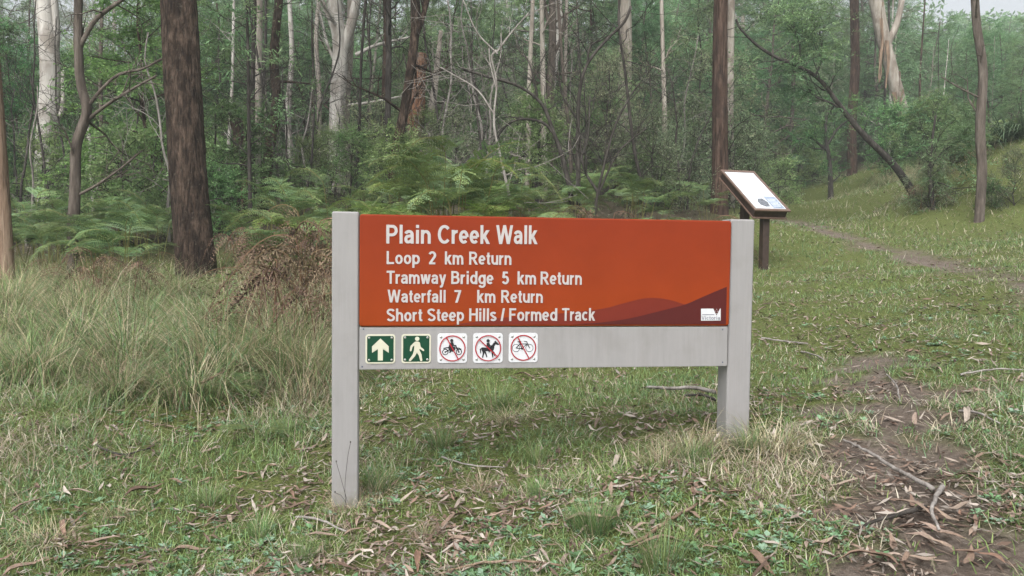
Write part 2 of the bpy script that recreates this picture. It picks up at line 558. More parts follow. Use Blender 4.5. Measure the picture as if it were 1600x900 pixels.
def S(px, py, off=0.0):
    """point of the sign's own plane (metres along it, metres up), 'off' in front of the post faces"""
    d = ray(px, py)
    o = SO - np.array([0, 0, CZ]) + SN * off
    t = (o @ SN) / (d @ SN)
    X = d * t - (SO - np.array([0, 0, CZ]))
    return X @ SU, X[2]

sign = thing('trail_sign', 'orange and grey trail sign on two square posts with white lettering', 'sign', SO, YAW)

def post_mesh(x0, x1, zb, zt, ground_z):
    # fine rings so the stain can sit low on the post
    mb2 = MB()
    zs = np.concatenate([np.linspace(zb, ground_z + 0.3, 24), [zt - 0.006, zt]])
    b = 0.005
    ring = [(x0 + b, 0), (x1 - b, 0), (x1, b), (x1, 0.108 - b), (x1 - b, 0.108), (x0 + b, 0.108), (x0, 0.108 - b), (x0, b)]
    V, C = [], []
    for k, z in enumerate(zs):
        cx = (x0 + x1) / 2
        for (x, y) in ring:
            V.append((x, y, z))
            a = max(0, min(1, 1 - (z - ground_z) / 0.2))
            C.append((a * a, 0, 0))
    V[-8:] = [(x, y, zt) for (x, y) in [(cx + (x - cx) * 0.94, 0.054 + (y - 0.054) * 0.94) for x, y in ring]]
    n = len(zs)
    Fq = [(k * 8 + j, k * 8 + (j + 1) % 8, (k + 1) * 8 + (j + 1) % 8, (k + 1) * 8 + j) for k in range(n - 1) for j in range(8)]
    mb2.add(V, Fq, np.array(C))
    top = (n - 1) * 8
    mb2.T.append(np.array([(top, top + j, top + j + 1) for j in range(1, 7)])); mb2.tm.append(np.zeros(6, int))
    return mb2.mesh('post', M['paint'])

gl = float(gz(SO[0], SO[1])) - SO[2]
rp = SO + SU * 1.758
gr = float(gz(rp[0], rp[1])) - SO[2]
link('post', post_mesh(0.0, 0.1075, gl - 0.3, 1.217, gl), sign)
link('post', post_mesh(1.7050, 1.8140, gr - 0.3, 1.2155, gr), sign)

def plate(mb, x0, x1, z0, z1, r, yf, yb, bev=0.002, seg=5, col=(1, 1, 1)):
    """upright plate with rounded corners and a softened front edge; front at y = yf (towards the viewer)"""
    def ring(ins, y):
        pts = []
        for (cx, cz, a0) in ((x1 - r, z1 - r, 0), (x0 + r, z1 - r, 90), (x0 + r, z0 + r, 180), (x1 - r, z0 + r, 270)):
            for k in range(seg + 1):
                a = rad(a0 + 90 * k / seg)
                pts.append((cx + (r - ins) * math.cos(a), y, cz + (r - ins) * math.sin(a)))
        return pts
    rings = [ring(bev, yf), ring(bev * 0.3, yf + bev * 0.3), ring(0, yf + bev), ring(0, yb)]
    n = len(rings[0])
    V = sum(rings, [])
    Fq = []
    for k in range(3):
        for j in range(n):
            Fq.append((k * n + j, k * n + (j + 1) % n, (k + 1) * n + (j + 1) % n, (k + 1) * n + j))
    base = mb.n
    mb.add(V, Fq, col)
    mb.T.append(np.array([(base, base + j + 1, base + j) for j in range(1, n - 1)])); mb.tm.append(np.zeros(n - 2, int))
    o = base + 3 * n
    mb.T.append(np.array([(o, o + j, o + j + 1) for j in range(1, n - 1)])); mb.tm.append(np.zeros(n - 2, int))

YP = -0.014                                              # front of the orange panel
mb = MB(); plate(mb, 0.1105, 1.7015, 0.7495, 1.2075, 0.012, YP, 0.03, 0.006)
panel = link('sign_panel', mb.mesh('sign_panel', M['orange']), sign)
mb = MB(); bevel_box(mb, 0.1110, 1.6975, -0.010, 0.028, 0.5715, 0.7455, 0.003)
V = mb.V[0]; mb.C[0] = np.zeros_like(V)
rail = link('cross_board', mb.mesh('cross_board', M['paint']), sign)

# flat print helpers: shapes in the plane y = const, each a hair in front of the last
class Flat:
    def __init__(self, y):
        self.mb, self.y = MB(), y
    def step(self):
        self.y -= 0.00012
    def fan(self, pts):
        """a convex or star-shaped outline, filled"""
        pts = np.array(pts, float)
        c = pts.mean(0)
        n = len(pts)
        V = [(c[0], self.y, c[1])] + [(p[0], self.y, p[1]) for p in pts]
        self.mb.add(V, [(0, 1 + (j + 1) % n, 1 + j) for j in range(n)])
        self.step()
    def strip(self, a, b):
        """filled band between two polylines of the same length"""
        n = len(a)
        V = [(p[0], self.y, p[1]) for p in a] + [(p[0], self.y, p[1]) for p in b]
        self.mb.add(V, [(j, j + 1, n + j + 1, n + j) for j in range(n - 1)])
        self.step()
    def stroke(self, pts, w, w1=None, cap=True):
        w1 = w if w1 is None else w1
        n = len(pts)
        for k in range(n - 1):
            a, b = np.array(pts[k], float), np.array(pts[k + 1], float)
            wa, wb = w + (w1 - w) * k / (n - 1), w + (w1 - w) * (k + 1) / (n - 1)
            t = b - a
            t /= np.linalg.norm(t) + 1e-9
            s = np.array([-t[1], t[0]])
            self.strip([a + s * wa / 2, b + s * wb / 2], [a - s * wa / 2, b - s * wb / 2])
            if cap:
                self.disc(b, wb / 2, 8)
        if cap:
            self.disc(pts[0], w / 2, 8)
    def disc(self, c, r, n=20, sx=1.0):
        self.fan([(c[0] + r * sx * math.cos(2 * math.pi * k / n), c[1] + r * math.sin(2 * math.pi * k / n)) for k in range(n)])
    def ring(self, c, r, w, n=40):
        a = [(c[0] + r * math.cos(2 * math.pi * k / n), c[1] + r * math.sin(2 * math.pi * k / n)) for k in range(n + 1)]
        b = [(c[0] + (r - w) * math.cos(2 * math.pi * k / n), c[1] + (r - w) * math.sin(2 * math.pi * k / n)) for k in range(n + 1)]
        self.strip(a, b)
    def build(self, name, mat, parent):
        return link(name, self.mb.mesh(name, mat), parent)

# a plain bold sans alphabet drawn as strokes; cap height 1, one list of centre lines per letter
def _arc(cx, cz, rx, rz, a0, a1, n=12):
    t = np.radians(np.linspace(a0, a1, n))
    return [(cx + rx * math.cos(a), cz + rz * math.sin(a)) for a in t]

XH, HS = 0.735, 0.089
def _st(x, z0, z1): return [(x, z0), (x, z1)]
def _bowl(x0, x1, z0=0.085, z1=XH - 0.085): return _arc((x0 + x1) / 2, (z0 + z1) / 2, (x1 - x0) / 2, (z1 - z0) / 2, 0, 360, 26)
def _D(z0, z1, w): return [(0.1, z1)] + _arc(w - (z1 - z0) / 2, (z0 + z1) / 2, (z1 - z0) / 2, (z1 - z0) / 2, 90, -90, 12) + [(0.1, z0)]
def _arch(x0, x1): return [(x0, 0.40)] + _arc((x0 + x1) / 2, 0.42, (x1 - x0) / 2, XH - 0.085 - 0.42, 180, 0, 12) + [(x1, 0)]
def _S(w, h): return _arc(w / 2, h * 0.735, w / 2 - 0.08, h * 0.265 - 0.08, 22, 250, 14)[:-2] + _arc(w / 2, h * 0.27, w / 2 - 0.08, h * 0.27 - 0.08, 75, -160, 14)
GLYPH = {
    'P': (0.68, [_st(0.1, 0, 1), _D(0.46, 0.915, 0.58)]),
    'R': (0.74, [_st(0.1, 0, 1), _D(0.50, 0.915, 0.58), [(0.36, 0.46), (0.64, 0)]]),
    'B': (0.70, [_st(0.1, 0, 1), _D(0.53, 0.915, 0.55), _D(0.085, 0.53, 0.60)]),
    'C': (0.76, [_arc(0.40, 0.5, 0.31, 0.42, 42, 318, 24)]),
    'W': (1.08, [[(0.09, 1), (0.29, 0)], [(0.54, 1), (0.30, 0)], [(0.54, 1), (0.78, 0)], [(0.99, 1), (0.79, 0)]]),
    'L': (0.62, [_st(0.1, 0, 1), [(0.1, 0.085), (0.60, 0.085)]]),
    'T': (0.66, [_st(0.33, 0, 1), [(0, 0.915), (0.66, 0.915)]]),
    'F': (0.60, [_st(0.1, 0, 1), [(0.1, 0.915), (0.58, 0.915)], [(0.1, 0.5), (0.52, 0.5)]]),
    'H': (0.74, [_st(0.1, 0, 1), _st(0.64, 0, 1), [(0.1, 0.53), (0.64, 0.53)]]),
    'S': (0.68, [_S(0.66, 1.0)]), 's': (0.54, [_S(0.53, XH)]),
    'V': (0.70, [[(0.09, 1), (0.35, 0)], [(0.61, 1), (0.35, 0)]]),
    'l': (0.26, [_st(0.13, 0, 1)]), 'i': (0.26, [_st(0.13, 0, XH), _st(0.13, 0.83, 1)]),
    'a': (0.58, [_arc(0.27, XH - 0.25, 0.19, 0.165, 165, 20, 10) + [(0.46, 0.45), (0.46, 0.0)], [(0.46, 0.43), (0.28, 0.40)] + _arc(0.22, 0.235, 0.13, 0.155, 95, 270, 10) + [(0.34, 0.11), (0.46, 0.22)]]),
    'n': (0.60, [_st(0.1, 0, XH), _arch(0.1, 0.50)]), 'h': (0.60, [_st(0.1, 0, 1), _arch(0.1, 0.50)]),
    'm': (0.90, [_st(0.1, 0, XH), _arch(0.1, 0.45), _arch(0.45, 0.80)]),
    'u': (0.60, [_st(0.50, 0, XH), [(0.1, XH)] + _arc(0.30, 0.32, 0.20, 0.235, 180, 360, 12) + [(0.50, 0.34)]]),
    'r': (0.40, [_st(0.1, 0, XH), [(0.1, 0.40)] + _arc(0.33, 0.42, 0.23, 0.23, 170, 80, 8)]),
    'e': (0.58, [[(0.10, 0.355), (0.47, 0.355)], _arc(0.285, XH / 2, 0.20, 0.283, -2, 315, 22)]),
    'c': (0.56, [_arc(0.29, XH / 2, 0.20, 0.283, 45, 315, 20)]),
    'o': (0.62, [_bowl(0.10, 0.52)]),
    'p': (0.62, [_st(0.1, -0.27, XH), _bowl(0.10, 0.52)]), 'd': (0.62, [_st(0.52, 0, 1), _bowl(0.10, 0.52)]),
    'g': (0.62, [_bowl(0.10, 0.52), [(0.52, XH), (0.52, 0.0)] + _arc(0.31, -0.03, 0.21, 0.17, 0, -165, 10)]),
    'k': (0.58, [_st(0.1, 0, 1), [(0.13, 0.26), (0.46, XH)], [(0.25, 0.42), (0.49, 0)]]),
    't': (0.36, [[(0.17, 0.93), (0.17, 0.22)] + _arc(0.27, 0.19, 0.10, 0.11, 180, 275, 6) + [(0.35, 0.085)], [(0.02, XH - 0.075), (0.34, XH - 0.075)]]),
    'f': (0.36, [[(0.16, 0), (0.16, 0.76)] + _arc(0.28, 0.80, 0.12, 0.12, 170, 90, 6) + [(0.37, 0.925)], [(0.01, XH - 0.075), (0.34, XH - 0.075)]]),
    'w': (0.84, [[(0.09, XH), (0.24, 0)], [(0.42, XH), (0.25, 0)], [(0.42, XH), (0.59, 0)], [(0.75, XH), (0.60, 0)]]),
    'y': (0.58, [[(0.09, XH), (0.31, 0.02)], [(0.49, XH), (0.235, -0.17)], [(0.28, -0.09), (0.22, -0.19), (0.07, -0.195)]]),
    '2': (0.58, [_arc(0.29, 0.70, 0.20, 0.225, 160, -30, 14) + [(0.14, 0.10)], [(0.06, 0.085), (0.52, 0.085)]]),
    '5': (0.58, [[(0.48, 0.90), (0.17, 0.90)], [(0.19, 0.98), (0.14, 0.50)], [(0.12, 0.52)] + _arc(0.29, 0.335, 0.20, 0.25, 125, -155, 16)]),
    '7': (0.56, [[(0.05, 0.905), (0.52, 0.905)], [(0.47, 0.96), (0.20, 0)]]),
    '/': (0.32, [[(0.25, 1.0), (0.07, 0)]])}

def word_mesh(txt, fat=1.0):
    V, T, x, k = [], [], 0.0, 0
    h = HS * fat
    for ch in txt:
        w, strokes = GLYPH[ch]
        for pts in strokes:
            p = np.array(pts, float) + [x, 0]
            dep = (k % 9) * 0.00011
            k += 1
            if len(p) == 2 and abs(p[0, 0] - p[1, 0]) > 0.01 and abs(p[0, 1] - p[1, 1]) > 0.2:
                d = p[1] - p[0]
                hx = h * math.hypot(*d) / abs(d[1])                      # slanted stroke, ends cut level
                L, R_ = p - [hx, 0], p + [hx, 0]
            else:
                t = np.gradient(p, axis=0)
                t /= np.linalg.norm(t, axis=1)[:, None] + 1e-9
                th = h * (0.86 + 0.14 * np.abs(t[:, 1:]))
                nrm = np.stack([-t[:, 1], t[:, 0]], 1)
                L, R_ = p + nrm * th, p - nrm * th
            b = len(V)
            V += [(a, c, dep) for a, c in L] + [(a, c, dep) for a, c in R_]
            n = len(p)
            for j in range(n - 1):
                T += [(b + j, b + j + 1, b + n + j + 1), (b + j, b + n + j + 1, b + n + j)]
        x += w + 0.055
    return np.array(V), np.array(T)

CAP = 1.0

def put_words(words, base_l, base_r, cap_px, y, bold=1.0):
    """words: (text, left column, right column); baseline rows at the line's two ends; one mesh per word"""
    out = []
    xa, xb = words[0][1], words[-1][2]
    for txt, l, r in words:
        mb = MB()
        V, T = word_mesh(txt, bold)
        rowl = base_l + (base_r - base_l) * (l - xa) / (xb - xa)
        rowr = base_l + (base_r - base_l) * (r - xa) / (xb - xa)
        u0, z0 = S(l, rowl, -y)
        u1, z1 = S(r, rowr, -y)
        zc = S(l, rowl - cap_px, -y)[1]
        xs = (V[:, 0] - V[:, 0].min()) / (V[:, 0].max() - V[:, 0].min())
        k = (zc - z0) / CAP
        mb.add(np.stack([u0 + xs * (u1 - u0), y - V[:, 2], z0 + (z1 - z0) * xs + V[:, 1] * k], 1), T)
        out.append(mb)
    return out

LINES = [
    ([('Plain', 603.5, 673), ('Creek', 684, 765.5), ('Walk', 775, 840)], 380.5, 381.5, 29.5),
    ([('Loop', 604, 656), ('2', 669.5, 681.5), ('km', 695, 724), ('Return', 733, 799)], 412.7, 414, 20.5),
    ([('Tramway', 604, 697), ('Bridge', 705, 771), ('5', 784.3, 795.2), ('km', 808.5, 837.5), ('Return', 844.5, 909)], 443.3, 445, 20.5),
    ([('Waterfall', 605.5, 696.2), ('7', 710, 720.8), ('km', 745.5, 774), ('Return', 783, 848)], 472.6, 473.3, 20.0),
    ([('Short', 604, 660), ('Steep', 667.7, 725), ('Hills', 733, 775.8), ('/', 782, 788.8), ('Formed', 795.5, 870.5), ('Track', 878, 930)], 502.2, 501.2, 20.0)]
for ws, bl, br, cp in LINES:
    for (wt, _a, _b), wm in zip(ws, put_words(ws, bl, br, cp, YP - 0.0022)):
        link('lettering', wm.mesh('lettering', M['letter']), panel)['label'] = 'pale lettering reading ' + wt

def on_panel(pts, off=0.014):
    return [S(px, py, off) for px, py in pts]

def catmull(pts, m=8):
    pts = np.array(pts, float)
    p = np.concatenate([[2 * pts[0] - pts[1]], pts, [2 * pts[-1] - pts[-2]]])
    out = []
    for i in range(1, len(p) - 2):
        for t in np.arange(m) / m:
            out.append(0.5 * (2 * p[i] + (p[i + 1] - p[i - 1]) * t + (2 * p[i - 1] - 5 * p[i] + 4 * p[i + 1] - p[i + 2]) * t * t + (3 * p[i] - p[i - 1] - 3 * p[i + 1] + p[i + 2]) * t ** 3))
    out.append(pts[-1])
    return np.array(out)

PB = 0.7565
top = catmull(on_panel([(708, 507), (740, 503), (778, 497), (860, 491), (937, 483), (974, 474), (1005, 466.5), (1030, 466), (1052, 470), (1074, 477), (1100, 484), (1128, 488)]))
top = np.array([(x, max(z, PB + 0.0005)) for x, z in top])
f = Flat(YP - 0.0006); f.strip([(x, PB) for x, z in top], list(top)); f.build('hill_graphic', M['hill_mid'], panel)
top = catmull(on_panel([(895, 507), (937, 504), (975, 499), (1005, 492.6), (1043, 483), (1071, 475.5), (1092, 466.5), (1114, 457), (1135.5, 448)]))
top = np.array([(min(x, 1.6945), max(z, PB + 0.0005)) for x, z in top])
f = Flat(YP - 0.0012); f.strip([(x, PB) for x, z in top], list(top)); f.build('hill_graphic', M['hill_dark'], panel)

# government badge: white block with a triangular notch, thin rule and word
bx = lambda px, py: S(px, py, 0.016)
f = Flat(YP - 0.0020)
tl, tr, blc, brc = bx(1095.3, 482.3), bx(1126, 482.0), bx(1095.3, 501), bx(1126, 500.8)
na, nb, nc = bx(1114.5, 482.2), bx(1119.6, 493), bx(1125.2, 482.0)
mid_l, mid_r = bx(1095.3, 493.2), bx(1126, 493)
f.fan([tl, na, nb, mid_l]); f.fan([nc, tr, mid_r, nb]); f.fan([mid_l, nb, mid_r, brc, blc])
logo = f.build('badge', M['white'], panel)
f = Flat(YP - 0.0030)
f.strip([bx(1097, 491.3), bx(1116, 491.2)], [bx(1097, 492.1), bx(1116, 492.0)])
f.build('rule', M['navy'], panel)
link('lettering', put_words([('Victoria', 1096.3, 1124.7)], 499.8, 499.6, 6.0, YP - 0.0032, 0.55)[0].mesh('lettering', M['navy']), panel)
f = Flat(YP - 0.0034)
for c in ((1119.6, 489.8), (1118.2, 486), (1121.2, 486.2), (1119.7, 483.2)):
    f.disc(bx(*c), 0.0016, 8)
f.build('star', M['white'], panel)

# five symbol plates on the cross board
def icon(px0, px1, py0, py1, kind, name, label):
    yb = -0.010
    u0, z1 = S(px0, py0, 0.012); u1, z0 = S(px1, py1, 0.012)
    cx, cz, h = (u0 + u1) / 2, (z0 + z1) / 2, ((u1 - u0) + (z1 - z0)) / 4
    mb = MB(); plate(mb, cx - h, cx + h, cz - h, cz + h, h * 0.2, yb - 0.003, yb - 0.0002, 0.0006)
    pl = link(name, mb.mesh(name, M['cream'] if kind in ('arrow', 'walk') else M['white']), sign)
    pl['label'] = label
    y0 = yb - 0.0036
    L = lambda a: [(cx + x * h, cz + y * h) for x, y in a]
    p = lambda x, y: (cx + x * h, cz + y * h)
    if kind in ('arrow', 'walk'):
        mb = MB(); plate(mb, cx - h * 0.89, cx + h * 0.89, cz - h * 0.89, cz + h * 0.89, h * 0.13, y0, yb - 0.0025, 0.0002)
        link('green_field', mb.mesh('green_field', M['green']), pl)
        f = Flat(y0 - 0.0004)
        if kind == 'arrow':
            f.fan(L([(0, 0.72), (0.56, 0.18), (0.56, -0.26), (0.17, 0.07), (-0.17, 0.07), (-0.56, -0.26), (-0.56, 0.18)]))
            f.strip(L([(-0.17, 0.3), (-0.17, -0.78)]), L([(0.17, 0.3), (0.17, -0.78)]))
        else:
            f.disc(p(0.06, 0.68), 0.15 * h)
            f.fan(L([(-0.12, 0.46), (0.0, 0.5), (0.16, 0.48), (0.26, 0.36), (0.24, 0.0), (0.16, -0.2), (-0.16, -0.2), (-0.14, 0.1)]))
            f.stroke(L([(-0.06, 0.4), (-0.32, 0.16), (-0.38, -0.12)]), 0.17 * h, 0.12 * h)
            f.stroke(L([(0.16, 0.38), (0.24, 0.08), (0.48, -0.1)]), 0.17 * h, 0.12 * h)
            f.stroke(L([(-0.04, -0.14), (-0.14, -0.42), (-0.42, -0.78)]), 0.25 * h, 0.15 * h)
            f.stroke(L([(0.10, -0.14), (0.26, -0.40), (0.34, -0.78)]), 0.25 * h, 0.15 * h)
        f.build('symbol', M['cream'], pl)
    else:
        f = Flat(y0)
        if kind == 'moto':
            for c in ((-0.47, -0.25), (0.44, -0.25)):
                f.ring(p(*c), 0.21 * h, 0.055 * h, 24); f.disc(p(*c), 0.06 * h, 10)
            f.fan(L([(-0.30, 0.06), (0.02, 0.1), (0.22, 0.08), (0.18, -0.14), (0.02, -0.24), (-0.18, -0.2)]))
            f.stroke(L([(-0.47, -0.25), (-0.15, -0.06), (-0.12, -0.26), (-0.2, -0.26)]), 0.07 * h)
            f.stroke(L([(0.44, -0.25), (0.26, 0.1), (0.20, 0.2)]), 0.07 * h)
            f.stroke(L([(-0.58, 0.0), (-0.42, 0.04), (-0.28, 0.06)]), 0.06 * h)
            f.stroke(L([(0.24, -0.02), (0.42, 0.02), (0.58, -0.06)]), 0.06 * h)
            f.fan(L([(-0.26, 0.06), (-0.18, 0.36), (-0.02, 0.44), (0.08, 0.34), (0.02, 0.08)]))
            f.stroke(L([(0.02, 0.34), (0.1, 0.18), (0.24, 0.18)]), 0.08 * h)
            f.disc(p(-0.05, 0.53), 0.11 * h, 14)
        elif kind == 'horse':
            f.fan(L([(-0.42, 0.06), (-0.1, 0.02), (0.2, 0.08), (0.36, -0.02), (0.34, -0.22), (0.1, -0.22), (-0.2, -0.22), (-0.42, -0.2)]))
            f.fan(L([(0.14, 0.02), (0.36, 0.34), (0.5, 0.42), (0.56, 0.30), (0.44, 0.14), (0.40, -0.12), (0.26, -0.16)]))
            f.fan(L([(0.42, 0.42), (0.5, 0.5), (0.56, 0.42), (0.76, 0.26), (0.70, 0.19), (0.52, 0.24)]))
            f.stroke(L([(-0.34, -0.1), (-0.30, -0.34), (-0.36, -0.62)]), 0.15 * h, 0.08 * h)
            f.stroke(L([(-0.28, -0.14), (-0.16, -0.34), (-0.08, -0.58)]), 0.13 * h, 0.07 * h)
            f.stroke(L([(0.28, -0.12), (0.30, -0.36), (0.32, -0.60)]), 0.13 * h, 0.07 * h)
            f.stroke(L([(0.20, -0.14), (0.40, -0.30), (0.44, -0.50)]), 0.11 * h, 0.06 * h)
            f.stroke(L([(-0.40, 0.0), (-0.52, -0.08), (-0.50, -0.32)]), 0.09 * h, 0.05 * h)
            f.fan(L([(-0.12, 0.04), (-0.10, 0.34), (0.04, 0.38), (0.12, 0.28), (0.10, 0.04)]))
            f.stroke(L([(0.04, 0.28), (0.14, 0.14), (0.28, 0.18)]), 0.07 * h)
            f.stroke(L([(0.02, 0.06), (0.12, -0.08), (0.06, -0.26)]), 0.09 * h, 0.07 * h)
            f.disc(p(-0.01, 0.50), 0.11 * h, 14)
        else:
            for c in ((-0.50, -0.02), (0.42, -0.02)):
                f.ring(p(*c), 0.27 * h, 0.035 * h, 28)
            f.stroke(L([(-0.50, -0.02), (-0.10, -0.06), (0.26, 0.26), (-0.24, 0.26), (-0.50, -0.02)]), 0.05 * h)
            f.stroke(L([(-0.10, -0.06), (-0.28, 0.40)]), 0.05 * h)
            f.stroke(L([(0.42, -0.02), (0.22, 0.42), (0.04, 0.44)]), 0.05 * h)
            f.stroke(L([(-0.38, 0.42), (-0.18, 0.42)]), 0.07 * h)
            f.disc(p(-0.10, -0.06), 0.07 * h, 12)
        f.build('symbol', M['black'], pl)
        f = Flat(f.y - 0.0003)
        f.ring(p(0, 0), 0.88 * h, 0.075 * h, 48)
        e = 0.55 if kind == 'horse' else 0.40
        r = 0.83
        s = math.sqrt(max(0, r * r - e * e))
        f.stroke([p(-e, s), p(e, -s)] if kind != 'horse' else [p(-0.60, 0.58), p(0.62, -0.56)], 0.075 * h, None, False)
        f.build('red_circle', M['red'], pl)
    for sx in (-1, 1):
        for sz in (-1, 1):
            mb = MB()
            c = p(sx * 0.76, sz * 0.76)
            n = 10
            V = [(c[0], y0 - 0.0026, c[1])]
            for rr, yy in ((0.05, y0 - 0.0022), (0.085, y0 - 0.0004), (0.085, yb - 0.002)):
                V += [(c[0] + rr * h * math.cos(2 * math.pi * k / n), yy, c[1] + rr * h * math.sin(2 * math.pi * k / n)) for k in range(n)]
            Fq = [(1 + a * n + k, 1 + a * n + (k + 1) % n, 1 + (a + 1) * n + (k + 1) % n, 1 + (a + 1) * n + k) for a in range(2) for k in range(n)]
            mb.add(V, Fq)
            mb.T.append(np.array([(0, 1 + (k + 1) % n, 1 + k) for k in range(n)])); mb.tm.append(np.zeros(n, int))
            link('screw', mb.mesh('screw', M['screw']), pl)

icon(571.3, 617.3, 522.2, 568.2, 'arrow', 'arrow_plate', 'dark green plate with cream upward arrow')
icon(627.6, 673.0, 521.8, 567.6, 'walk', 'walker_plate', 'dark green plate with pale walking figure')
icon(683.6, 729.7, 521.0, 567.0, 'moto', 'motorbike_plate', 'white plate with crossed out motorbike rider')
icon(739.3, 785.4, 520.7, 566.6, 'horse', 'horse_plate', 'white plate with crossed out horse rider')
icon(795.0, 840.0, 520.4, 565.8, 'bike', 'bicycle_plate', 'white plate with crossed out bicycle')
for px, py in ((568, 513), (566, 573), (1129, 515), (1129, 566)):
    f = Flat(-0.0104)
    u, z = S(px, py, 0.010)
    f.disc((min(max(u, 0.118), 1.690), min(max(z, 0.579), 0.739)), 0.0035, 10)
    f.build('nail', M['navy'], sign)

# ------------------------------------------------------------------ slanted information stand
PSI, TAU, IL, IW = rad(15), rad(33.5), 1.16, 0.563
IA = P(1180, 328, 11.0)
IU = np.array([math.cos(PSI), math.sin(PSI), 0])
IH = np.array([-math.sin(PSI), math.cos(PSI), 0])
ig = float(gz(IA[0], IA[1]))
stand = thing('information_stand', 'slanted brown metal information stand on two posts beside the grassy track', 'information sign', (IA[0], IA[1], ig), PSI)
hz = IA[2] - ig
ct, st_ = math.cos(TAU), math.sin(TAU)

def tilt(x, s, t):
    """stand coordinates: across, up the slope, out of the face"""
    return (x, s * ct - t * st_, hz + s * st_ + t * ct)

def tilt_box(mb, x0, x1, s0, s1, t0, t1):
    V, Fq = box_vf(x0, x1, s0, s1, t0, t1)
    mb.add([tilt(*v) for v in V], Fq)

for nm, a in (('rim', (0, IW, 0, 0.052)), ('rim', (0, IW, IL - 0.052, IL)), ('rim', (0, 0.038, 0.0525, IL - 0.0525)), ('rim', (IW - 0.038, IW, 0.0525, IL - 0.0525))):
    mb = MB(); bevel_box(mb, a[0], a[1], a[2], a[3], -0.022, 0.0, 0.003)
    mb.V[0] = np.array([tilt(*v) for v in mb.V[0]])
    link(nm, mb.mesh(nm, M['brown_rim']), stand)
mb = MB(); tilt_box(mb, 0.03, IW - 0.03, 0.03, IL - 0.03, -0.125, -0.0225)
tray = link('tray', mb.mesh('tray', M['brown_metal']), stand)
mb = MB(); tilt_box(mb, 0.01, IW - 0.01, 0.0, IL - 0.01, -0.139, -0.1255)
link('base_plate', mb.mesh('base_plate', M['brown_rim']), stand)
mb = MB(); tilt_box(mb, 0.0385, IW - 0.0385, 0.053, IL - 0.053, -0.0215, -0.008)
face = link('display_panel', mb.mesh('display_panel', M['info_print']), stand)

def print_patch(name, mat, pts, t):
    mb = MB()
    c = np.mean(pts, 0)
    V = [tilt(c[0], c[1], t)] + [tilt(x, s, t) for x, s in pts]
    mb.add(V, [(0, 1 + k, 1 + (k + 1) % len(pts)) for k in range(len(pts))])
    link(name, mb.mesh(name, mat), face)
print_patch('text_block', M['info_blue'], [(0.33, 0.075), (0.51, 0.075), (0.51, 0.40), (0.33, 0.40)], -0.0066)
for k in range(6):
    s = 0.125 + k * 0.038
    print_patch('text_line', M['info_print'], [(0.35, s), (0.47 + 0.02 * (k % 2), s), (0.47 + 0.02 * (k % 2), s + 0.014), (0.35, s + 0.014)], -0.0058)
print_patch('photo_print', M['info_grey'], [(0.17, 0.16), (0.23, 0.11), (0.30, 0.12), (0.32, 0.24), (0.28, 0.34), (0.21, 0.33), (0.165, 0.25)], -0.0066)
print_patch('photo_print', M['info_green'], [(0.055, 0.075), (0.12, 0.075), (0.10, 0.24), (0.055, 0.30)], -0.0066)
for s in (0.17, 0.80):
    mb = MB()
    y = s * ct + 0.06
    ztop = hz + s * st_ - 0.14 * ct
    wx, wy = IA + 0, 0
    w = IA + IU * 0.28 + IH * y
    zb = float(gz(w[0], w[1])) - ig - 0.25
    bevel_box(mb, 0.23, 0.33, y - 0.05, y + 0.05, zb, ztop + 0.05 * 0.6, 0.006)
    link('post', mb.mesh('post', M['brown_metal']), stand)

# ------------------------------------------------------------------ woody growth
def spline(pts, step):
    pts = np.asarray(pts, float)
    c = catmull(pts, 10)
    L = np.concatenate([[0], np.cumsum(np.linalg.norm(np.diff(c, axis=0), axis=1))])
    n = max(3, int(L[-1] / step) + 1)
    t = np.linspace(0, L[-1], n)
    return np.stack([np.interp(t, L, c[:, k]) for k in range(3)], 1)

def tube(mb, pts, r, sides=6, rough=0.0, rng=None, col=(1, 1, 1), mi=0, flare=0.0, cap=True):
    pts = np.asarray(pts, float)
    n = len(pts)
    r = np.broadcast_to(np.asarray(r, float), (n,))
    tan = np.gradient(pts, axis=0)
    tan /= np.linalg.norm(tan, axis=1)[:, None] + 1e-9
    ax = np.eye(3)[np.argmin(np.abs(tan.mean(0)))]
    a = np.cross(tan, ax); a /= np.linalg.norm(a, axis=1)[:, None] + 1e-9
    b = np.cross(tan, a)
    th = np.arange(sides) * 2 * math.pi / sides
    R_ = np.repeat(r[:, None], sides, 1)
    if rough > 0:
        L = np.concatenate([[0], np.cumsum(np.linalg.norm(np.diff(pts, axis=0), axis=1))])
        ph = rng.random(8) * 6.28
        m = np.zeros((n, sides))
        for j, k in enumerate((2, 3, 5, 7)):
            m += np.sin(k * th[None] + ph[j] + 1.3 * np.sin(L[:, None] * (0.9 + 0.4 * j) + ph[j + 4])) / (1 + 0.4 * k)
        m += (rng.random((n, sides)) - 0.5) * 1.0
        R_ = R_ * (1 + rough * m)
        if flare > 0:
            lob = 1 + 0.45 * np.sin(4 * th + ph[0])[None]
            R_ = R_ * (1 + flare * np.exp(-L[:, None] / (r[0] * 1.6)) * lob)
    V = pts[:, None] + R_[..., None] * (np.cos(th)[None, :, None] * a[:, None] + np.sin(th)[None, :, None] * b[:, None])
    i = np.arange(n * sides).reshape(n, sides)
    j = np.roll(i, -1, 1)
    F = np.stack([i[:-1], j[:-1], j[1:], i[1:]], -1).reshape(-1, 4)
    base = mb.n
    mb.add(V.reshape(-1, 3), F, col, mi)
    if cap and sides >= 4:
        o = base + (n - 1) * sides
        mb.T.append(np.array([(o, o + k, o + k + 1) for k in range(1, sides - 1)])); mb.tm.append(np.full(sides - 2, mi))

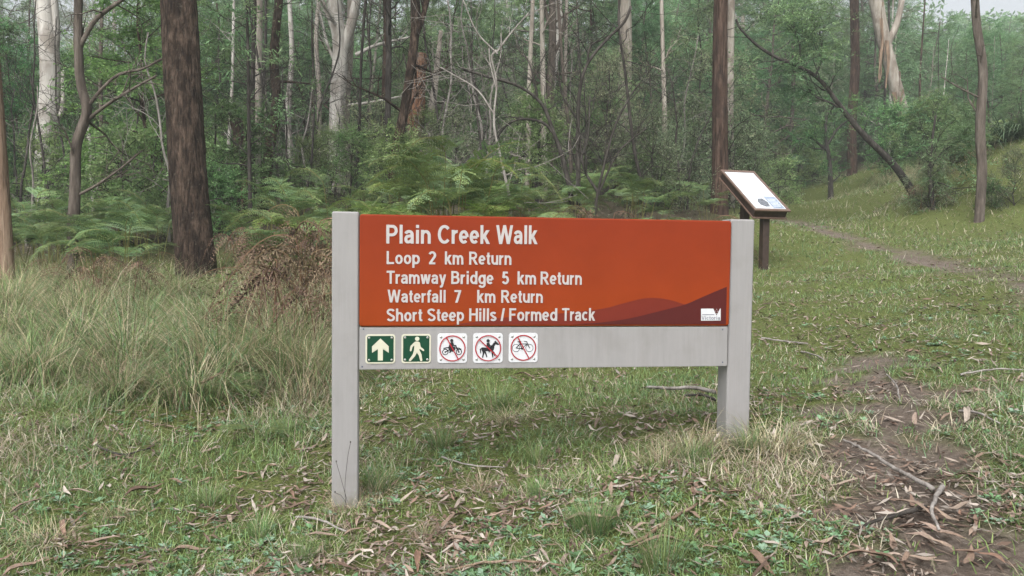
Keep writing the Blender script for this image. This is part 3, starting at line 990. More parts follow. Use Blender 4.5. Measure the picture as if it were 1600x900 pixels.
def grow(rng, start, d, length, r0, levels, out, tips, wander=0.18, up=0.1, kids=4, ratio=0.55, spread=0.8, first=0.3):
    """a wandering branch with side branches; out: (points, radii), tips: (point, direction, level)"""
    n = max(4, int(length / 0.22)) if length < 2.5 else 10
    d = np.asarray(d, float); d /= np.linalg.norm(d)
    p = np.asarray(start, float)
    pts = [p]
    ds = [d]
    for k in range(n):
        d = d + rng.normal(0, wander, 3) + np.array([0, 0, up])
        d /= np.linalg.norm(d)
        p = p + d * length / n
        pts.append(p); ds.append(d)
    pts = np.array(pts)
    out.append((pts, np.linspace(r0, max(r0 * 0.22, 0.003), n + 1)))
    tips.append((pts[-1], d, levels))
    if levels > 0:
        for k in range(kids):
            t = first + (1 - first) * (k + rng.random()) / kids
            i = min(n - 1, int(t * n))
            q = pts[i] + (pts[i + 1] - pts[i]) * rng.random()
            s = rng.normal(0, 1, 3)
            s -= ds[i] * (s @ ds[i]); s /= np.linalg.norm(s) + 1e-9
            dd = ds[i] * (1 - spread * 0.55) + s * spread
            grow(rng, q, dd, length * ratio * (0.7 + 0.6 * rng.random()) * (1.1 - 0.5 * t), r0 * 0.55 * (1.1 - 0.6 * t), levels - 1, out, tips, wander, up, max(2, kids - 1), ratio, spread, first)

def norm(a):
    return a / (np.linalg.norm(a, axis=-1, keepdims=True) + 1e-9)

def leaves(mb, rng, tips, twigs, tl, K, ll, lw, droop, pal, flat=0.6, mi=1, spread=1.0, jit=0.3):
    """leafy twigs at each tip: every leaf a folded-diamond face"""
    tp = np.array([t[0] for t in tips]); td = np.array([t[1] for t in tips])
    n = len(tp)
    rd = rng.normal(0, 1, (n, twigs, 3)); rd[..., 2] *= flat
    d = norm(td[:, None] * 0.6 + norm(rd) * spread + np.array([0, 0, -droop * 0.4]))
    L = tl * (0.5 + rng.random((n, twigs, 1)))
    s = (np.arange(K)[None, None] + rng.random((n, twigs, K))) / K
    base = tp[:, None, None] + d[:, :, None] * (L[..., None] * s[..., None])
    base[..., 2] -= droop * 0.35 * (L * s) ** 2 / max(tl, 0.01)
    sd = np.where(np.arange(K) % 2 == 0, 1.0, -1.0)[None, None, :, None]
    side = norm(np.cross(d, np.array([0, 0, 1.0]) + 0.35 * rng.normal(0, 1, d.shape)))
    ld = norm(d[:, :, None] * 0.7 + side[:, :, None] * sd * 0.9 + rng.normal(0, jit, base.shape) + np.array([0, 0, -droop]))
    ls = ll * (0.6 + 0.8 * rng.random((n, twigs, K, 1)))
    wv = norm(np.cross(ld, rng.normal(0, 1, base.shape) * 0.8 + np.array([0, 0, 1.0])))
    w = lw * (0.7 + 0.6 * rng.random((n, twigs, K, 1)))
    b = base.reshape(-1, 3); ld = ld.reshape(-1, 3); ls = ls.reshape(-1, 1); wv = wv.reshape(-1, 3); w = w.reshape(-1, 1)
    m = b + ld * ls * 0.45
    V = np.stack([b, m + wv * w, b + ld * ls, m - wv * w], 1).reshape(-1, 3)
    N_ = len(b)
    F = np.arange(N_ * 4).reshape(-1, 4)
    pal = np.array(pal, float)
    cl = pal[rng.integers(0, len(pal), n)]
    lf = pal[rng.integers(0, len(pal), (n, twigs, K))]
    c = 0.55 * cl[:, None, None] + 0.45 * lf
    c = c * (0.75 + 0.5 * rng.random((n, twigs, K, 1)))
    mb.add(V, F, np.repeat(c.reshape(-1, 3), 4, 0), mi)
    # the twigs themselves
    a = np.repeat(tp[:, None], twigs, 1).reshape(-1, 3)
    e = (tp[:, None] + d * L * 0.9).reshape(-1, 3)
    e[:, 2] -= droop * 0.28 * (L.reshape(-1)) ** 2 / max(tl, 0.01)
    sv = norm(np.cross(e - a, [0.3, 0.2, 1.0])) * 0.004
    Vt = np.stack([a - sv, a + sv, e], 1).reshape(-1, 3)
    mb.add(Vt, np.arange(len(a) * 3).reshape(-1, 3), (0.05, 0.04, 0.03), 0)

PAL = {
    'wattle': [(0.092, 0.150, 0.080), (0.120, 0.185, 0.104), (0.074, 0.125, 0.064), (0.155, 0.22, 0.13)],
    'gum': [(0.11, 0.16, 0.095), (0.145, 0.195, 0.125), (0.085, 0.13, 0.07), (0.17, 0.21, 0.14)],
    'dense': [(0.055, 0.125, 0.045), (0.075, 0.155, 0.055), (0.045, 0.10, 0.04), (0.11, 0.19, 0.075)],
    'shrub': [(0.10, 0.165, 0.07), (0.13, 0.195, 0.09), (0.08, 0.13, 0.06), (0.17, 0.22, 0.11)],
    'grey': [(0.13, 0.16, 0.11), (0.16, 0.185, 0.13), (0.10, 0.13, 0.085), (0.19, 0.20, 0.14)]}

def variant(kind, seed, H, bark):
    """a whole young tree or shrub: (trunk mesh, crown mesh); base at the origin"""
    rng = np.random.default_rng(seed)
    tr, cr = MB(), MB()
    out, tips = [], []
    lean = rng.normal(0, 0.05, 2)
    zz = np.linspace(-0.3, H, 7)
    tpts = np.stack([lean[0] * zz + rng.normal(0, 0.02 * H ** 0.5, 7) * (zz > 0.2), lean[1] * zz + rng.normal(0, 0.02 * H ** 0.5, 7) * (zz > 0.2), zz], 1)
    tpts = spline(tpts, 0.35)
    pr = dict(
        wattle=dict(r=0.012 * H, z0=0.16, nb=26, bl=0.26, lev=1, el=0.35, kids=5, lv=dict(twigs=7, tl=0.55, K=26, ll=0.10, lw=0.0115, droop=0.18, flat=0.35)),
        dense=dict(r=0.012 * H, z0=0.10, nb=26, bl=0.30, lev=1, el=0.5, kids=5, lv=dict(twigs=8, tl=0.42, K=18, ll=0.07, lw=0.0155, droop=0.25, flat=0.7)),
        gum=dict(r=0.011 * H, z0=0.42, nb=20, bl=0.24, lev=1, el=0.8, kids=6, lv=dict(twigs=9, tl=0.85, K=12, ll=0.17, lw=0.022, droop=0.8, flat=0.8)),
        shrub=dict(r=0.012 * H + 0.008, z0=0.05, nb=16, bl=0.42, lev=1, el=0.9, kids=5, lv=dict(twigs=7, tl=0.30, K=15, ll=0.05, lw=0.011, droop=0.1, flat=0.9)),
        grey=dict(r=0.010 * H + 0.008, z0=0.04, nb=16, bl=0.46, lev=2, el=0.9, kids=4, lv=dict(twigs=3, tl=0.28, K=8, ll=0.045, lw=0.011, droop=0.1, flat=0.9)),
        sapling=dict(r=0.008 * H, z0=0.25, nb=18, bl=0.16, lev=1, el=0.6, kids=4, lv=dict(twigs=5, tl=0.45, K=10, ll=0.12, lw=0.018, droop=0.5, flat=0.7)))[kind]
    rr = np.linspace(pr['r'], pr['r'] * 0.18, len(tpts))
    tube(tr, tpts, rr, 9 if H < 12 else 12, 0.06, rng, flare=0.25)
    for k in range(pr['nb']):
        t = pr['z0'] + (1 - pr['z0']) * (k + rng.random() * 0.9) / pr['nb']
        i = min(len(tpts) - 1, int(t * (len(tpts) - 1)))
        az = k * 2.4 + rng.normal(0, 0.4)
        d = np.array([math.cos(az), math.sin(az), pr['el'] * (0.5 + rng.random())])
        bl = H * pr['bl'] * (1.15 - 0.75 * ((t - pr['z0']) / (1 - pr['z0'])) ** 1.5) * (0.7 + 0.6 * rng.random())
        if kind in ('wattle', 'dense') and t < 0.3:
            bl *= 0.75
        grow(rng, tpts[i], d, bl, rr[i] * 0.45 + 0.004, pr['lev'], out, tips, 0.13, 0.02, pr['kids'], 0.5, 0.8, 0.25)
    for pts, r in out:
        tube(cr, pts, r, 4, mi=0, cap=False)
    leaves(cr, rng, tips, pal=PAL[{'sapling': 'gum'}.get(kind, kind)], **pr['lv'])
    return tr.mesh('trunk', M[bark], True), cr.mesh('crown', [M[bark], M['leaf']])

def crown_top(seed, span=3.2, pal='gum', bark='bark_grey'):
    """crown of a tall tree, to sit on a trunk top at the origin"""
    rng = np.random.default_rng(seed)
    cr = MB(); out, tips = [], []
    for k in range(9):
        az = k * 2.4
        grow(rng, (0, 0, -0.5 * (k % 4)), (math.cos(az), math.sin(az), 0.5 + rng.random()), span * (0.6 + 0.5 * rng.random()), 0.07, 2, out, tips, 0.15, 0.03, 4, 0.55, 0.75, 0.3)
    for pts, r in out:
        tube(cr, pts, r, 4, mi=0, cap=False)
    leaves(cr, rng, tips, 3, 0.7, 8, 0.17, 0.022, 0.8, PAL[pal], 0.8)
    return cr.mesh('crown', [M[bark], M['leaf']])

def bare_variant(seed, H, bark, r, levels, nb, bl, z0=0.08, bend=0.03):
    """a stem with dead or leafless side branches"""
    rng = np.random.default_rng(seed)
    tr, brs = MB(), []
    zz = np.linspace(-0.3, H, 9)
    ln = rng.normal(0, 0.07, 2)
    tp = np.stack([ln[0] * zz + np.cumsum(rng.normal(0, bend, 9)) * (zz > 0), ln[1] * zz + np.cumsum(rng.normal(0, bend, 9)) * (zz > 0), zz], 1)
    tp = spline(tp, 0.25)
    rr = np.linspace(r, r * 0.35, len(tp))
    tube(tr, tp, rr, 9, 0.08, rng, flare=0.2)
    for k in range(nb):
        i = int(len(tp) * (z0 + (0.92 - z0) * rng.random()))
        az = rng.random() * 6.28
        out, tips, br = [], [], MB()
        grow(rng, tp[i], (math.cos(az), math.sin(az), 0.1 + 0.9 * rng.random()), bl * (0.4 + 0.9 * rng.random()), rr[i] * 0.38, levels, out, tips, 0.22, 0.03, 4, 0.6, 0.8, 0.2)
        for a, b in out:
            tube(br, a, np.maximum(b, 0.0035), 4, cap=False)
        brs.append(br.mesh('branch', M[bark], True))
    return tr.mesh('trunk', M[bark], True), brs

TOPS = [crown_top(900 + k, 2.8 + 0.4 * k, bark=b) for k, b in enumerate(('bark_grey', 'bark_brown', 'bark_pale'))]

def W2(pts, depth):
    return np.array([P(px, py, depth + (q[0] if q else 0)) for px, py, *q in pts])

def hero(name, label, trunk_px, depth, w, bark, top_h=0.0, crown=None, limbs=(), sides=16, rough=0.05, seed=1, cat='tree', flare=0.3, group=None, twigs=0, strips=0, spray=None):
    """tree whose visible stem follows the given image points, at 'depth' metres; it stands on the ground there"""
    rng = np.random.default_rng(seed)
    pts = W2(trunk_px, depth)
    w0, w1 = [q * depth / FPX / 2 for q in w]
    if pts[0, 2] > pts[-1, 2]:
        pts = pts[::-1]
    g = float(gz(pts[0, 0], pts[0, 1]))
    base = np.array([pts[0, 0], pts[0, 1], g])
    head = pts[0] - np.array([0, 0, 0])
    if pts[0, 2] > g + 0.15:
        pts = np.concatenate([[base - [0, 0, 0.3]], pts])
    else:
        pts = np.concatenate([[[pts[0, 0] - (pts[1, 0] - pts[0, 0]) * 0.15, pts[0, 1], g - 0.3]], pts[1:]])
    vis = len(pts)
    if top_h > 0:
        d = pts[-1] - pts[-2]; d /= np.linalg.norm(d)
        d = d * 0.5 + np.array([0, 0, 0.5]); d /= np.linalg.norm(d)
        for k in (1, 2, 3):
            pts = np.concatenate([pts, [pts[-1] + d * top_h / 3 + np.append(rng.normal(0, 0.08, 2), 0)]])
    sp = spline(pts, max(0.09, w0 * 0.5))
    zfrac = np.linspace(0, 1, len(sp))
    vfrac = np.clip((sp[:, 2] - sp[0, 2]) / max(0.1, pts[vis - 1, 2] - sp[0, 2]), 0, 3)
    r = np.where(vfrac <= 1, w0 + (w1 - w0) * vfrac, w1 * np.clip(1 - 0.35 * (vfrac - 1), 0.25, 1))
    root = thing(name, label, cat, tuple(base), 0, group)
    mb = MB()
    tube(mb, sp - base, r, sides, rough, rng, flare=flare)
    link('trunk', mb.mesh('trunk', M[bark], True), root)
    def put_branch(segs, tips):
        lm = MB()
        for a, b, sd in segs:
            tube(lm, a, b, sd, 0.05 if sd > 5 else 0.0, rng, cap=sd > 5)
        if spray and tips:
            leaves(lm, rng, tips, 4, 0.4, 14, 0.085, 0.012, 0.3, PAL[spray], 0.6)
        link('branch', lm.mesh('branch', [M[bark], M['leaf']], True), root)
    for lp, lw0, lw1 in limbs:
        q = spline(W2(lp, depth), 0.1) - base
        rr = np.linspace(lw0, lw1, len(q)) * depth / FPX / 2
        segs, tips = [(q, rr, 7)], []
        for k in range(twigs):
            out = []
            i = min(int(rng.integers(len(q) // 3, len(q))), len(q) - 2)
            dd = norm(q[i + 1] - q[i]) + rng.normal(0, 0.6, 3)
            grow(rng, q[i], dd, 0.35 + 0.7 * rng.random(), rr[i] * 0.45, 1, out, tips, 0.2, 0.05, 3)
            segs += [(u, np.maximum(v, 0.003), 4) for u, v in out]
        put_branch(segs, tips)
    for k in range(twigs):
        out, tips = [], []
        i = rng.integers(len(sp) // 4, len(sp) - 1) if top_h == 0 else rng.integers(len(sp) // 5, max(len(sp) // 5 + 1, int(len(sp) * 0.6)))
        dd = norm(sp[i + 1] - sp[i]) * 0.5 + rng.normal(0, 0.7, 3)
        grow(rng, sp[i] - base, dd, 0.5 + 0.9 * rng.random(), r[i] * 0.35, 1, out, tips, 0.2, 0.05, 3)
        put_branch([(u, np.maximum(v, 0.003), 4) for u, v in out], tips)
    if crown is not None:
        link('crown', TOPS[crown], root, tuple(sp[-1] - base - np.array([0, 0, 0.3])), (0, 0, rng.random() * 6))
    for k in range(strips):
        i = int(len(sp) * (0.18 + 0.5 * rng.random()))
        az = -math.pi / 2 + rng.normal(0, 0.9)
        o0 = sp[i] - base + np.array([math.cos(az), math.sin(az), 0]) * r[i] * 1.05
        L = 0.8 + 1.6 * rng.random()
        n = 7
        q = np.stack([o0 + np.array([math.cos(az) * 0.10 * (t * 1.4) ** 1.5 + 0.05 * math.sin(5 * t + k), math.sin(az) * 0.1 * t, -L * t]) for t in np.linspace(0, 1, n)])
        ww = 0.05 + 0.05 * rng.random()
        sd = np.array([-math.sin(az), math.cos(az), 0])
        Vv = np.concatenate([q - sd * ww * np.linspace(1, 0.35, n)[:, None], q + sd * ww * np.linspace(1, 0.35, n)[:, None]])
        sm = MB(); sm.add(Vv, [(j, j + 1, n + j + 1, n + j) for j in range(n - 1)])
        link('bark_strip', sm.mesh('bark_strip', M['bark_peel']), root)
    return root

# the trees one can point to, left to right
hero('gum_tree', 'smooth orange-grey trunk cut by the left edge of the picture', [(10, 436), (4, 330), (-4, 200), (-14, 60), (-20, -60)], 10.5, (26, 17), 'bark_peel', 9, 0, seed=11)
hero('twisting_tree', 'slender grey-brown tree with bent trunk and forking limbs, left of the big dark trunk', [(108, 442), (114, 370), (118, 290), (120, 225), (136, 175), (126, 130), (122, 60), (123, -20)], 11, (18, 12), 'bark_grey', 5, 0,
     [([(131, 192), (165, 165), (205, 140), (245, 118)], 6, 3), ([(136, 168), (160, 138), (186, 116), (222, 108), (252, 92)], 6, 3), ([(126, 70), (150, 30), (190, 0), (230, -30)], 8, 5), ([(121, 305), (150, 290), (190, 262), (222, 235)], 5, 2)], seed=12, twigs=6, rough=0.10)
hero('stringybark_tree', 'thick dark brown rough-barked trunk leaning left, tallest thing left of the sign', [(310, 432), (300, 330), (292, 230), (286, 120), (280, 10), (274, -80)], 11, (60, 51), 'bark_dark', 9, 1, sides=40, rough=0.065, seed=13, flare=0.12)
hero('pale_gum_tree', 'broad whitish gum trunk in the shade at far left, behind the twisting tree', [(68, 330), (72, 240), (78, 150), (76, 60), (66, -30)], 21, (34, 26), 'bark_white', 10, 2, [([(78, 120), (86, 60), (84, 0), (80, -40)], 16, 10), ([(74, 190), (96, 175), (98, 110)], 8, 5)], seed=14)
hero('hollow_stag', 'broken brown hollow trunk just right of the big dark trunk', [(378, 312), (377, 260), (375, 215), (368, 186)], 17, (36, 20), 'bark_dark', seed=15, rough=0.2, strips=6)
hero('pale_gum_tree', 'pale thin gum trunk directly behind the broken hollow trunk', [(399, 310), (400, 220), (402, 120), (404, -10)], 20, (16, 13), 'bark_pale', 8, 2, seed=16)
hero('sapling', 'very thin dark sapling between the hollow trunk and the big dark trunk', [(391, 330), (389, 200), (388, 100), (386, -10)], 14, (7, 4), 'dead_wood', 3, None, seed=17, twigs=12, spray='wattle')
hero('dark_tree', 'crooked dark trunk leaning right, left of the white forked gum', [(414, 318), (420, 240), (432, 160), (428, 90), (436, 0), (440, -30)], 18, (18, 12), 'bark_dark', 6, 1, seed=18, twigs=5)
hero('pale_gum_tree', 'thin white stem, left one of the pair beside the white forked gum', [(455, 320), (452, 240), (450, 170), (456, 90), (452, -10)], 24, (11, 7), 'bark_white', 6, 2, seed=19)
hero('pale_gum_tree', 'thin pale stem, right one of the pair beside the white forked gum', [(496, 320), (497, 240), (499, 150), (494, 60), (500, -20)], 24, (9, 6), 'bark_pale', 6, 2, seed=20)
hero('forked_gum_tree', 'white gum with forked trunk and bare white limbs above the left post', [(524, 322), (525, 240), (528, 150), (532, 80), (524, 20), (516, -40)], 22, (27, 20), 'bark_white', 6, 2,
     [([(530, 92), (545, 50), (556, 5), (562, -30)], 18, 12), ([(530, 70), (518, 40), (508, 10), (500, -20)], 8, 4), ([(556, 86), (590, 70), (640, 58)], 7, 3), ([(544, 165), (580, 160), (630, 150)], 6, 3), ([(530, 110), (512, 70), (500, 20)], 6, 3)], seed=21, twigs=4)
hero('pale_gum_tree', 'grey-white stem touching the forked white gum on its right', [(540, 322), (541, 240), (540, 160), (546, 80), (548, -20)], 22.6, (16, 11), 'bark_pale', 5, 2, seed=51)
hero('red_barked_tree', 'slim reddish trunk standing between the white forked gum and the dark leaning trunk', [(598, 320), (599, 200), (602, 100), (603, -10)], 24, (10, 8), 'bark_brown', 7, 1, seed=22)
hero('dark_leaning_tree', 'black leaning trunk with rough bark behind the ferns, forked at top', [(612, 318), (618, 240), (632, 170), (643, 100), (649, 40), (648, -20)], 15, (15, 13), 'bark_dark', 5, 1, [([(646, 70), (658, 35), (668, 0), (674, -30)], 9, 7), ([(625, 205), (660, 130), (700, 105)], 5, 2)], seed=23, twigs=6, rough=0.10)
hero('rusty_stump_tree', 'rust-orange weathered broken trunk right of the black leaning trunk', [(648, 300), (650, 205), (651, 140), (655, 84)], 21, (26, 24), 'bark_rust', seed=24, rough=0.12, strips=3)
hero('dead_pole', 'pale bare dead pole leaning right behind the tall green fern', [(668, 310), (672, 200), (680, 130), (689, 48)], 22, (17, 6), 'bark_pale', seed=25, rough=0.08)
hero('dead_sapling', 'pale grey dead sapling with thin fork above the middle of the sign', [(797, 325), (786, 262), (774, 210), (772, 178), (776, 130), (768, 90), (776, 78)], 11.5, (5.5, 2.5), 'grey_wood', 0, None,
     [([(773, 180), (745, 140), (705, 115), (688, 105)], 3.5, 2), ([(776, 140), (766, 100), (764, 76)], 3, 1.5), ([(777, 84), (745, 50), (724, 0)], 3, 1.5), ([(776, 82), (800, 50), (826, 20)], 3, 1.5)], seed=26, twigs=5)
hero('arching_dead_tree', 'dark dead trunk arching over to the left, bare twigs, above the sign', [(893, 315), (880, 250), (866, 210), (848, 165), (815, 137), (770, 122), (722, 108)], 13, (11, 4), 'dead_wood', 0, None,
     [([(840, 158), (836, 130), (828, 100)], 4, 2), ([(868, 212), (845, 190), (800, 190), (760, 235)], 5, 2)], seed=27, twigs=9)
hero('grey_tree', 'dark upright trunk with pale limbs in the forest, left of the curving dead stem', [(868, 320), (862, 240), (860, 150), (863, 70), (862, -20)], 20, (15, 11), 'bark_grey', 6, 0, [([(862, 95), (876, 60), (884, 20)], 6, 4), ([(862, 45), (852, 15), (850, -20)], 7, 5), ([(861, 40), (885, 22), (905, 10)], 4, 2)], seed=28, twigs=5)
hero('pale_gum_tree', 'white stem half hidden behind the dark upright trunk with pale limbs', [(852, 318), (856, 200), (866, 110), (874, 40), (872, -30)], 24, (11, 9), 'bark_white', 5, 2, seed=29)
hero('curving_dead_tree', 'thin black dead stem curving up to the right towards the pale trunk', [(904, 325), (903, 200), (906, 140), (918, 100), (945, 65), (975, 35), (986, 10)], 14, (8, 4), 'dead_wood', 0, None, [([(918, 100), (922, 72), (940, 62)], 4, 2), ([(905, 190), (880, 150), (872, 110)], 4, 2), ([(903, 260), (918, 215), (922, 150)], 5, 2)], seed=30, twigs=7)
hero('dead_shrub_tree', 'low dark dead shrub with spreading bare stems left of the pale straight trunk', [(930, 330), (940, 275), (960, 200), (985, 150), (1000, 130)], 12.5, (6, 2.5), 'dead_wood', 0, None, [([(934, 300), (912, 262), (905, 200)], 5, 2), ([(932, 310), (965, 240), (1010, 200)], 4, 2)], seed=31, twigs=9)
hero('tall_gum_tree', 'straight pale grey gum trunk rising behind the sign, right of centre', [(974, 310), (973, 220), (976, 130), (977, 50), (975, -30)], 24, (24, 19), 'bark_pale', 9, 2, seed=32, sides=20)
hero('brown_tree', 'straight red-brown trunk behind the information stand', [(1124, 345), (1125, 240), (1125, 120), (1127, -10)], 16, (27, 21), 'bark_brown', 9, 1, seed=33, sides=20)
hero('pale_gum_tree', 'slim pale grey trunk close behind the straight red-brown one', [(1141, 335), (1140, 200), (1141, 100), (1143, -20)], 23, (13, 11), 'bark_pale', 7, 2, seed=34)
hero('leaning_dead_tree', 'black dead tree leaning steeply left across the track bank', [(1436, 302), (1400, 262), (1350, 211), (1316, 170), (1291, 136), (1274, 119), (1246, 103), (1220, 93), (1186, 73), (1158, 46), (1150, 30)], 19, (12.5, 3), 'dead_wood', 0, None,
     [([(1318, 172), (1296, 160), (1270, 148), (1258, 120)], 3.5, 2), ([(1274, 119), (1284, 90), (1280, 50)], 3.5, 1.5), ([(1246, 103), (1250, 75), (1240, 40)], 3, 1.5)], seed=35, twigs=10, spray='wattle', flare=0.15)
hero('brown_tree', 'upright reddish trunk behind the leaning dead tree', [(1331, 285), (1331, 190), (1336, 100), (1334, -20)], 34, (14, 13), 'bark_brown', 8, 1, seed=36)
hero('peeling_gum_tree', 'large pale gum leaning left with long ribbons of peeling bark, upper right', [(1418, 262), (1412, 190), (1398, 130), (1382, 70), (1370, 10), (1362, -40)], 32, (17, 22), 'bark_pale', 8, 2, [([(1384, 72), (1400, 40), (1410, 0)], 12, 8)], seed=37, sides=18, strips=14)
hero('small_tree', 'small dark tree with a forked crooked stem beside the bend of the track', [(1298, 300), (1296, 250), (1290, 215), (1291, 180)], 31, (9, 4), 'dead_wood', 0, None, [([(1292, 235), (1265, 215), (1245, 218)], 4, 2), ([(1294, 225), (1310, 200), (1330, 185)], 4, 2)], seed=38, twigs=6, spray='dense')
hero('slender_tree', 'slender brown tree rising from the grassy bank near the right edge', [(1529, 348), (1534, 270), (1532, 200), (1536, 110), (1526, 40), (1522, -30)], 16, (15.5, 11), 'bark_grey', 6, 0, [([(1529, 152), (1500, 138), (1470, 120)], 3, 1.5)], seed=39, twigs=4, rough=0.1)
hero('bank_sapling', 'small dark sapling with thin twigs standing on the bank between two trees', [(1460, 318), (1452, 270), (1455, 230), (1462, 180)], 17.5, (7, 3), 'dead_wood', 0, None, [([(1452, 268), (1470, 240), (1490, 225)], 3, 1.5)], seed=40, twigs=8, spray='wattle')
hero('thin_tree', 'thin bare trunk right of the stand, in the dark trees by the track', [(1238, 318), (1236, 230), (1240, 120), (1238, -10)], 37, (7, 5), 'bark_grey', 5, 0, seed=41, twigs=3)

# ------------------------------------------------------------------ forest behind: copies of a few young trees and shrubs
VAR = {
    'wattle': [variant('wattle', 100 + k, 7.0 + k * 0.9, b) for k, b in enumerate(('bark_grey', 'bark_dark', 'bark_grey'))],
    'dense': [variant('dense', 200 + k, 5.2 + k * 0.8, b) for k, b in enumerate(('bark_dark', 'bark_grey', 'bark_brown'))],
    'gum': [variant('gum', 300 + k, 19 + k * 2.0, b) for k, b in enumerate(('bark_pale', 'bark_white', 'bark_brown', 'bark_grey'))],
    'shrub': [variant('shrub', 400 + k, 1.5 + k * 0.4, 'dead_wood') for k in range(3)],
    'grey': [variant('grey', 500 + k, 2.0 + k * 0.5, 'dead_wood') for k in range(3)],
    'sapling': [variant('sapling', 600 + k, 6.0 + k * 1.5, b) for k, b in enumerate(('dead_wood', 'bark_pale', 'bark_brown'))]}
VAR['stem'] = [bare_variant(1000 + k, 9 + k % 3 * 2, b, r, 1, 9, 1.3) for k, (b, r) in enumerate([('bark_grey', 0.055), ('bark_pale', 0.075), ('dead_wood', 0.035), ('bark_brown', 0.07), ('bark_white', 0.07), ('dead_wood', 0.065)])]
VAR['dead'] = [bare_variant(1100 + k, 3.2 + k * 0.8, b, 0.035, 2, 11, 1.5, 0.05, 0.09) for k, b in enumerate(('dead_wood', 'grey_wood', 'dead_wood', 'dead_wood'))]
INFO = {
    'stem': ('bare_stemmed_tree', 'thin bare-stemmed tree', 'tree', 'thin bare stems of the forest'),
    'dead': ('dead_understorey_tree', 'leafless tangled dead tree', 'tree', 'tangled dead trees of the forest'),
    'wattle': ('wattle_tree', 'feathery blue-green wattle in the forest', 'tree', 'wattles filling the forest'),
    'dense': ('understorey_tree', 'bushy dark green understorey tree in the forest', 'tree', 'dark understorey trees of the forest'),
    'gum': ('background_gum_tree', 'tall straight gum deep in the forest', 'tree', 'tall gums deep in the forest'),
    'shrub': ('forest_shrub', 'leafy green shrub at the foot of the trees', 'shrub', 'shrubs at the foot of the trees'),
    'grey': ('twiggy_shrub', 'sparse grey twiggy shrub among the trees', 'shrub', 'grey twiggy shrubs among the trees'),
    'sapling': ('thin_sapling', 'thin sapling with loose drooping leaves among the trees', 'tree', 'thin saplings among the trees')}

def place(kind, k, x, y, s, rz, label=None, group=None, name=None, tilt_=0.0):
    nm, lab, cat, grp = INFO[kind]
    tr, cr = VAR[kind][k % len(VAR[kind])]
    o = thing(name or nm, label or lab, cat, (x, y, float(gz(x, y)) - 0.03), rz, group or grp, s)
    if tilt_:
        o.rotation_euler = (tilt_ * math.cos(rz * 3), tilt_ * math.sin(rz * 3), rz)
    link('trunk', tr, o)
    if isinstance(cr, list):
        for c in cr:
            link('branch', c, o)
    else:
        link('crown', cr, o)
    return o

_ones = 'first second third fourth fifth sixth seventh eighth ninth tenth eleventh twelfth thirteenth fourteenth fifteenth sixteenth seventeenth eighteenth nineteenth'.split()
ORD = ['nearest'] + [w + ' nearest' for w in _ones[1:] + ['twentieth'] + ['twenty-' + w for w in _ones[:9]] + ['thirtieth'] + ['thirty-' + w for w in _ones[:9]]]
SPOTS = [(-1e9, 'past the left edge trunk'), (20, 'between left edge trunk and twisting tree'), (90, 'behind the twisting tree'), (150, 'between twisting tree and big dark trunk'), (250, 'behind the big dark trunk'),
         (345, 'behind the broken hollow trunk'), (425, 'left of the white forked gum'), (505, 'behind the white forked gum'), (560, 'left of the black leaning trunk'), (625, 'behind the rust-orange trunk'),
         (685, 'behind the tallest fern'), (760, 'above the word Walk'), (840, 'around the dark trunk with pale limbs'), (900, 'behind the curving dead stem'), (955, 'behind the straight pale trunk'),
         (1005, 'right of the straight pale trunk'), (1060, 'left of the straight red-brown trunk'), (1110, 'behind the straight red-brown trunk'), (1155, 'behind the information stand'), (1240, 'at the bend of the track'),
         (1300, 'behind the leaning dead tree'), (1370, 'around the peeling gum'), (1430, 'right of the peeling gum'), (1490, 'behind the slender bank tree'), (1560, 'in the upper right corner'), (1610, 'past the right edge')]
NEAR = [(-1e9, 'at the left edge'), (90, 'below the twisting tree'), (200, 'left of the big dark trunk'), (290, 'below the big dark trunk'), (370, 'left of the left post'), (450, 'close left of the left post'), (530, 'below the arrow plate'),
        (622, 'below the walker plate'), (678, 'below the motorbike plate'), (735, 'below the horse plate'), (790, 'below the bicycle plate'), (850, 'below the words Formed Track'), (940, 'below the middle hill graphic'), (1030, 'left of the right post foot'),
        (1110, 'beside the right post'), (1190, 'right of the right post'), (1270, 'left of the bare footpath'), (1340, 'around the footpath sticks'), (1420, 'on the right side of footpath'), (1500, 'right of the bare footpath'), (1560, 'at the right edge')]

def name_by_place(objs, text, spots=None):
    """objs share a look: tell them apart by what they stand by, and by nearness there"""
    spots = spots or SPOTS
    byspot = {}
    for o in objs:
        px = pix(*o.location)[0]
        i = max(k for k, (a, _) in enumerate(spots) if px >= a)
        byspot.setdefault(i, []).append(o)
    for i, lst in byspot.items():
        lst.sort(key=lambda o: o.location.y)
        for k, o in enumerate(lst):
            if len(lst) == 1:
                o['label'] = text + ' ' + spots[i][1]
            elif k == len(lst) - 1:
                o['label'] = text + ' ' + spots[i][1] + ', farthest there'
            else:
                o['label'] = text + ' ' + spots[i][1] + ', ' + (ORD[k] if k < len(ORD) else 'far') + ' there'

def edge(px):
    """how near the forest comes, by direction of view"""
    return float(np.interp(px, [-200, 0, 250, 480, 1040, 1110, 1180, 1235, 1270, 1330, 1420, 1500, 1600, 1800], [13, 13, 13.5, 14.5, 15, 18, 23, 36, 40, 37, 30, 28, 26, 24]))

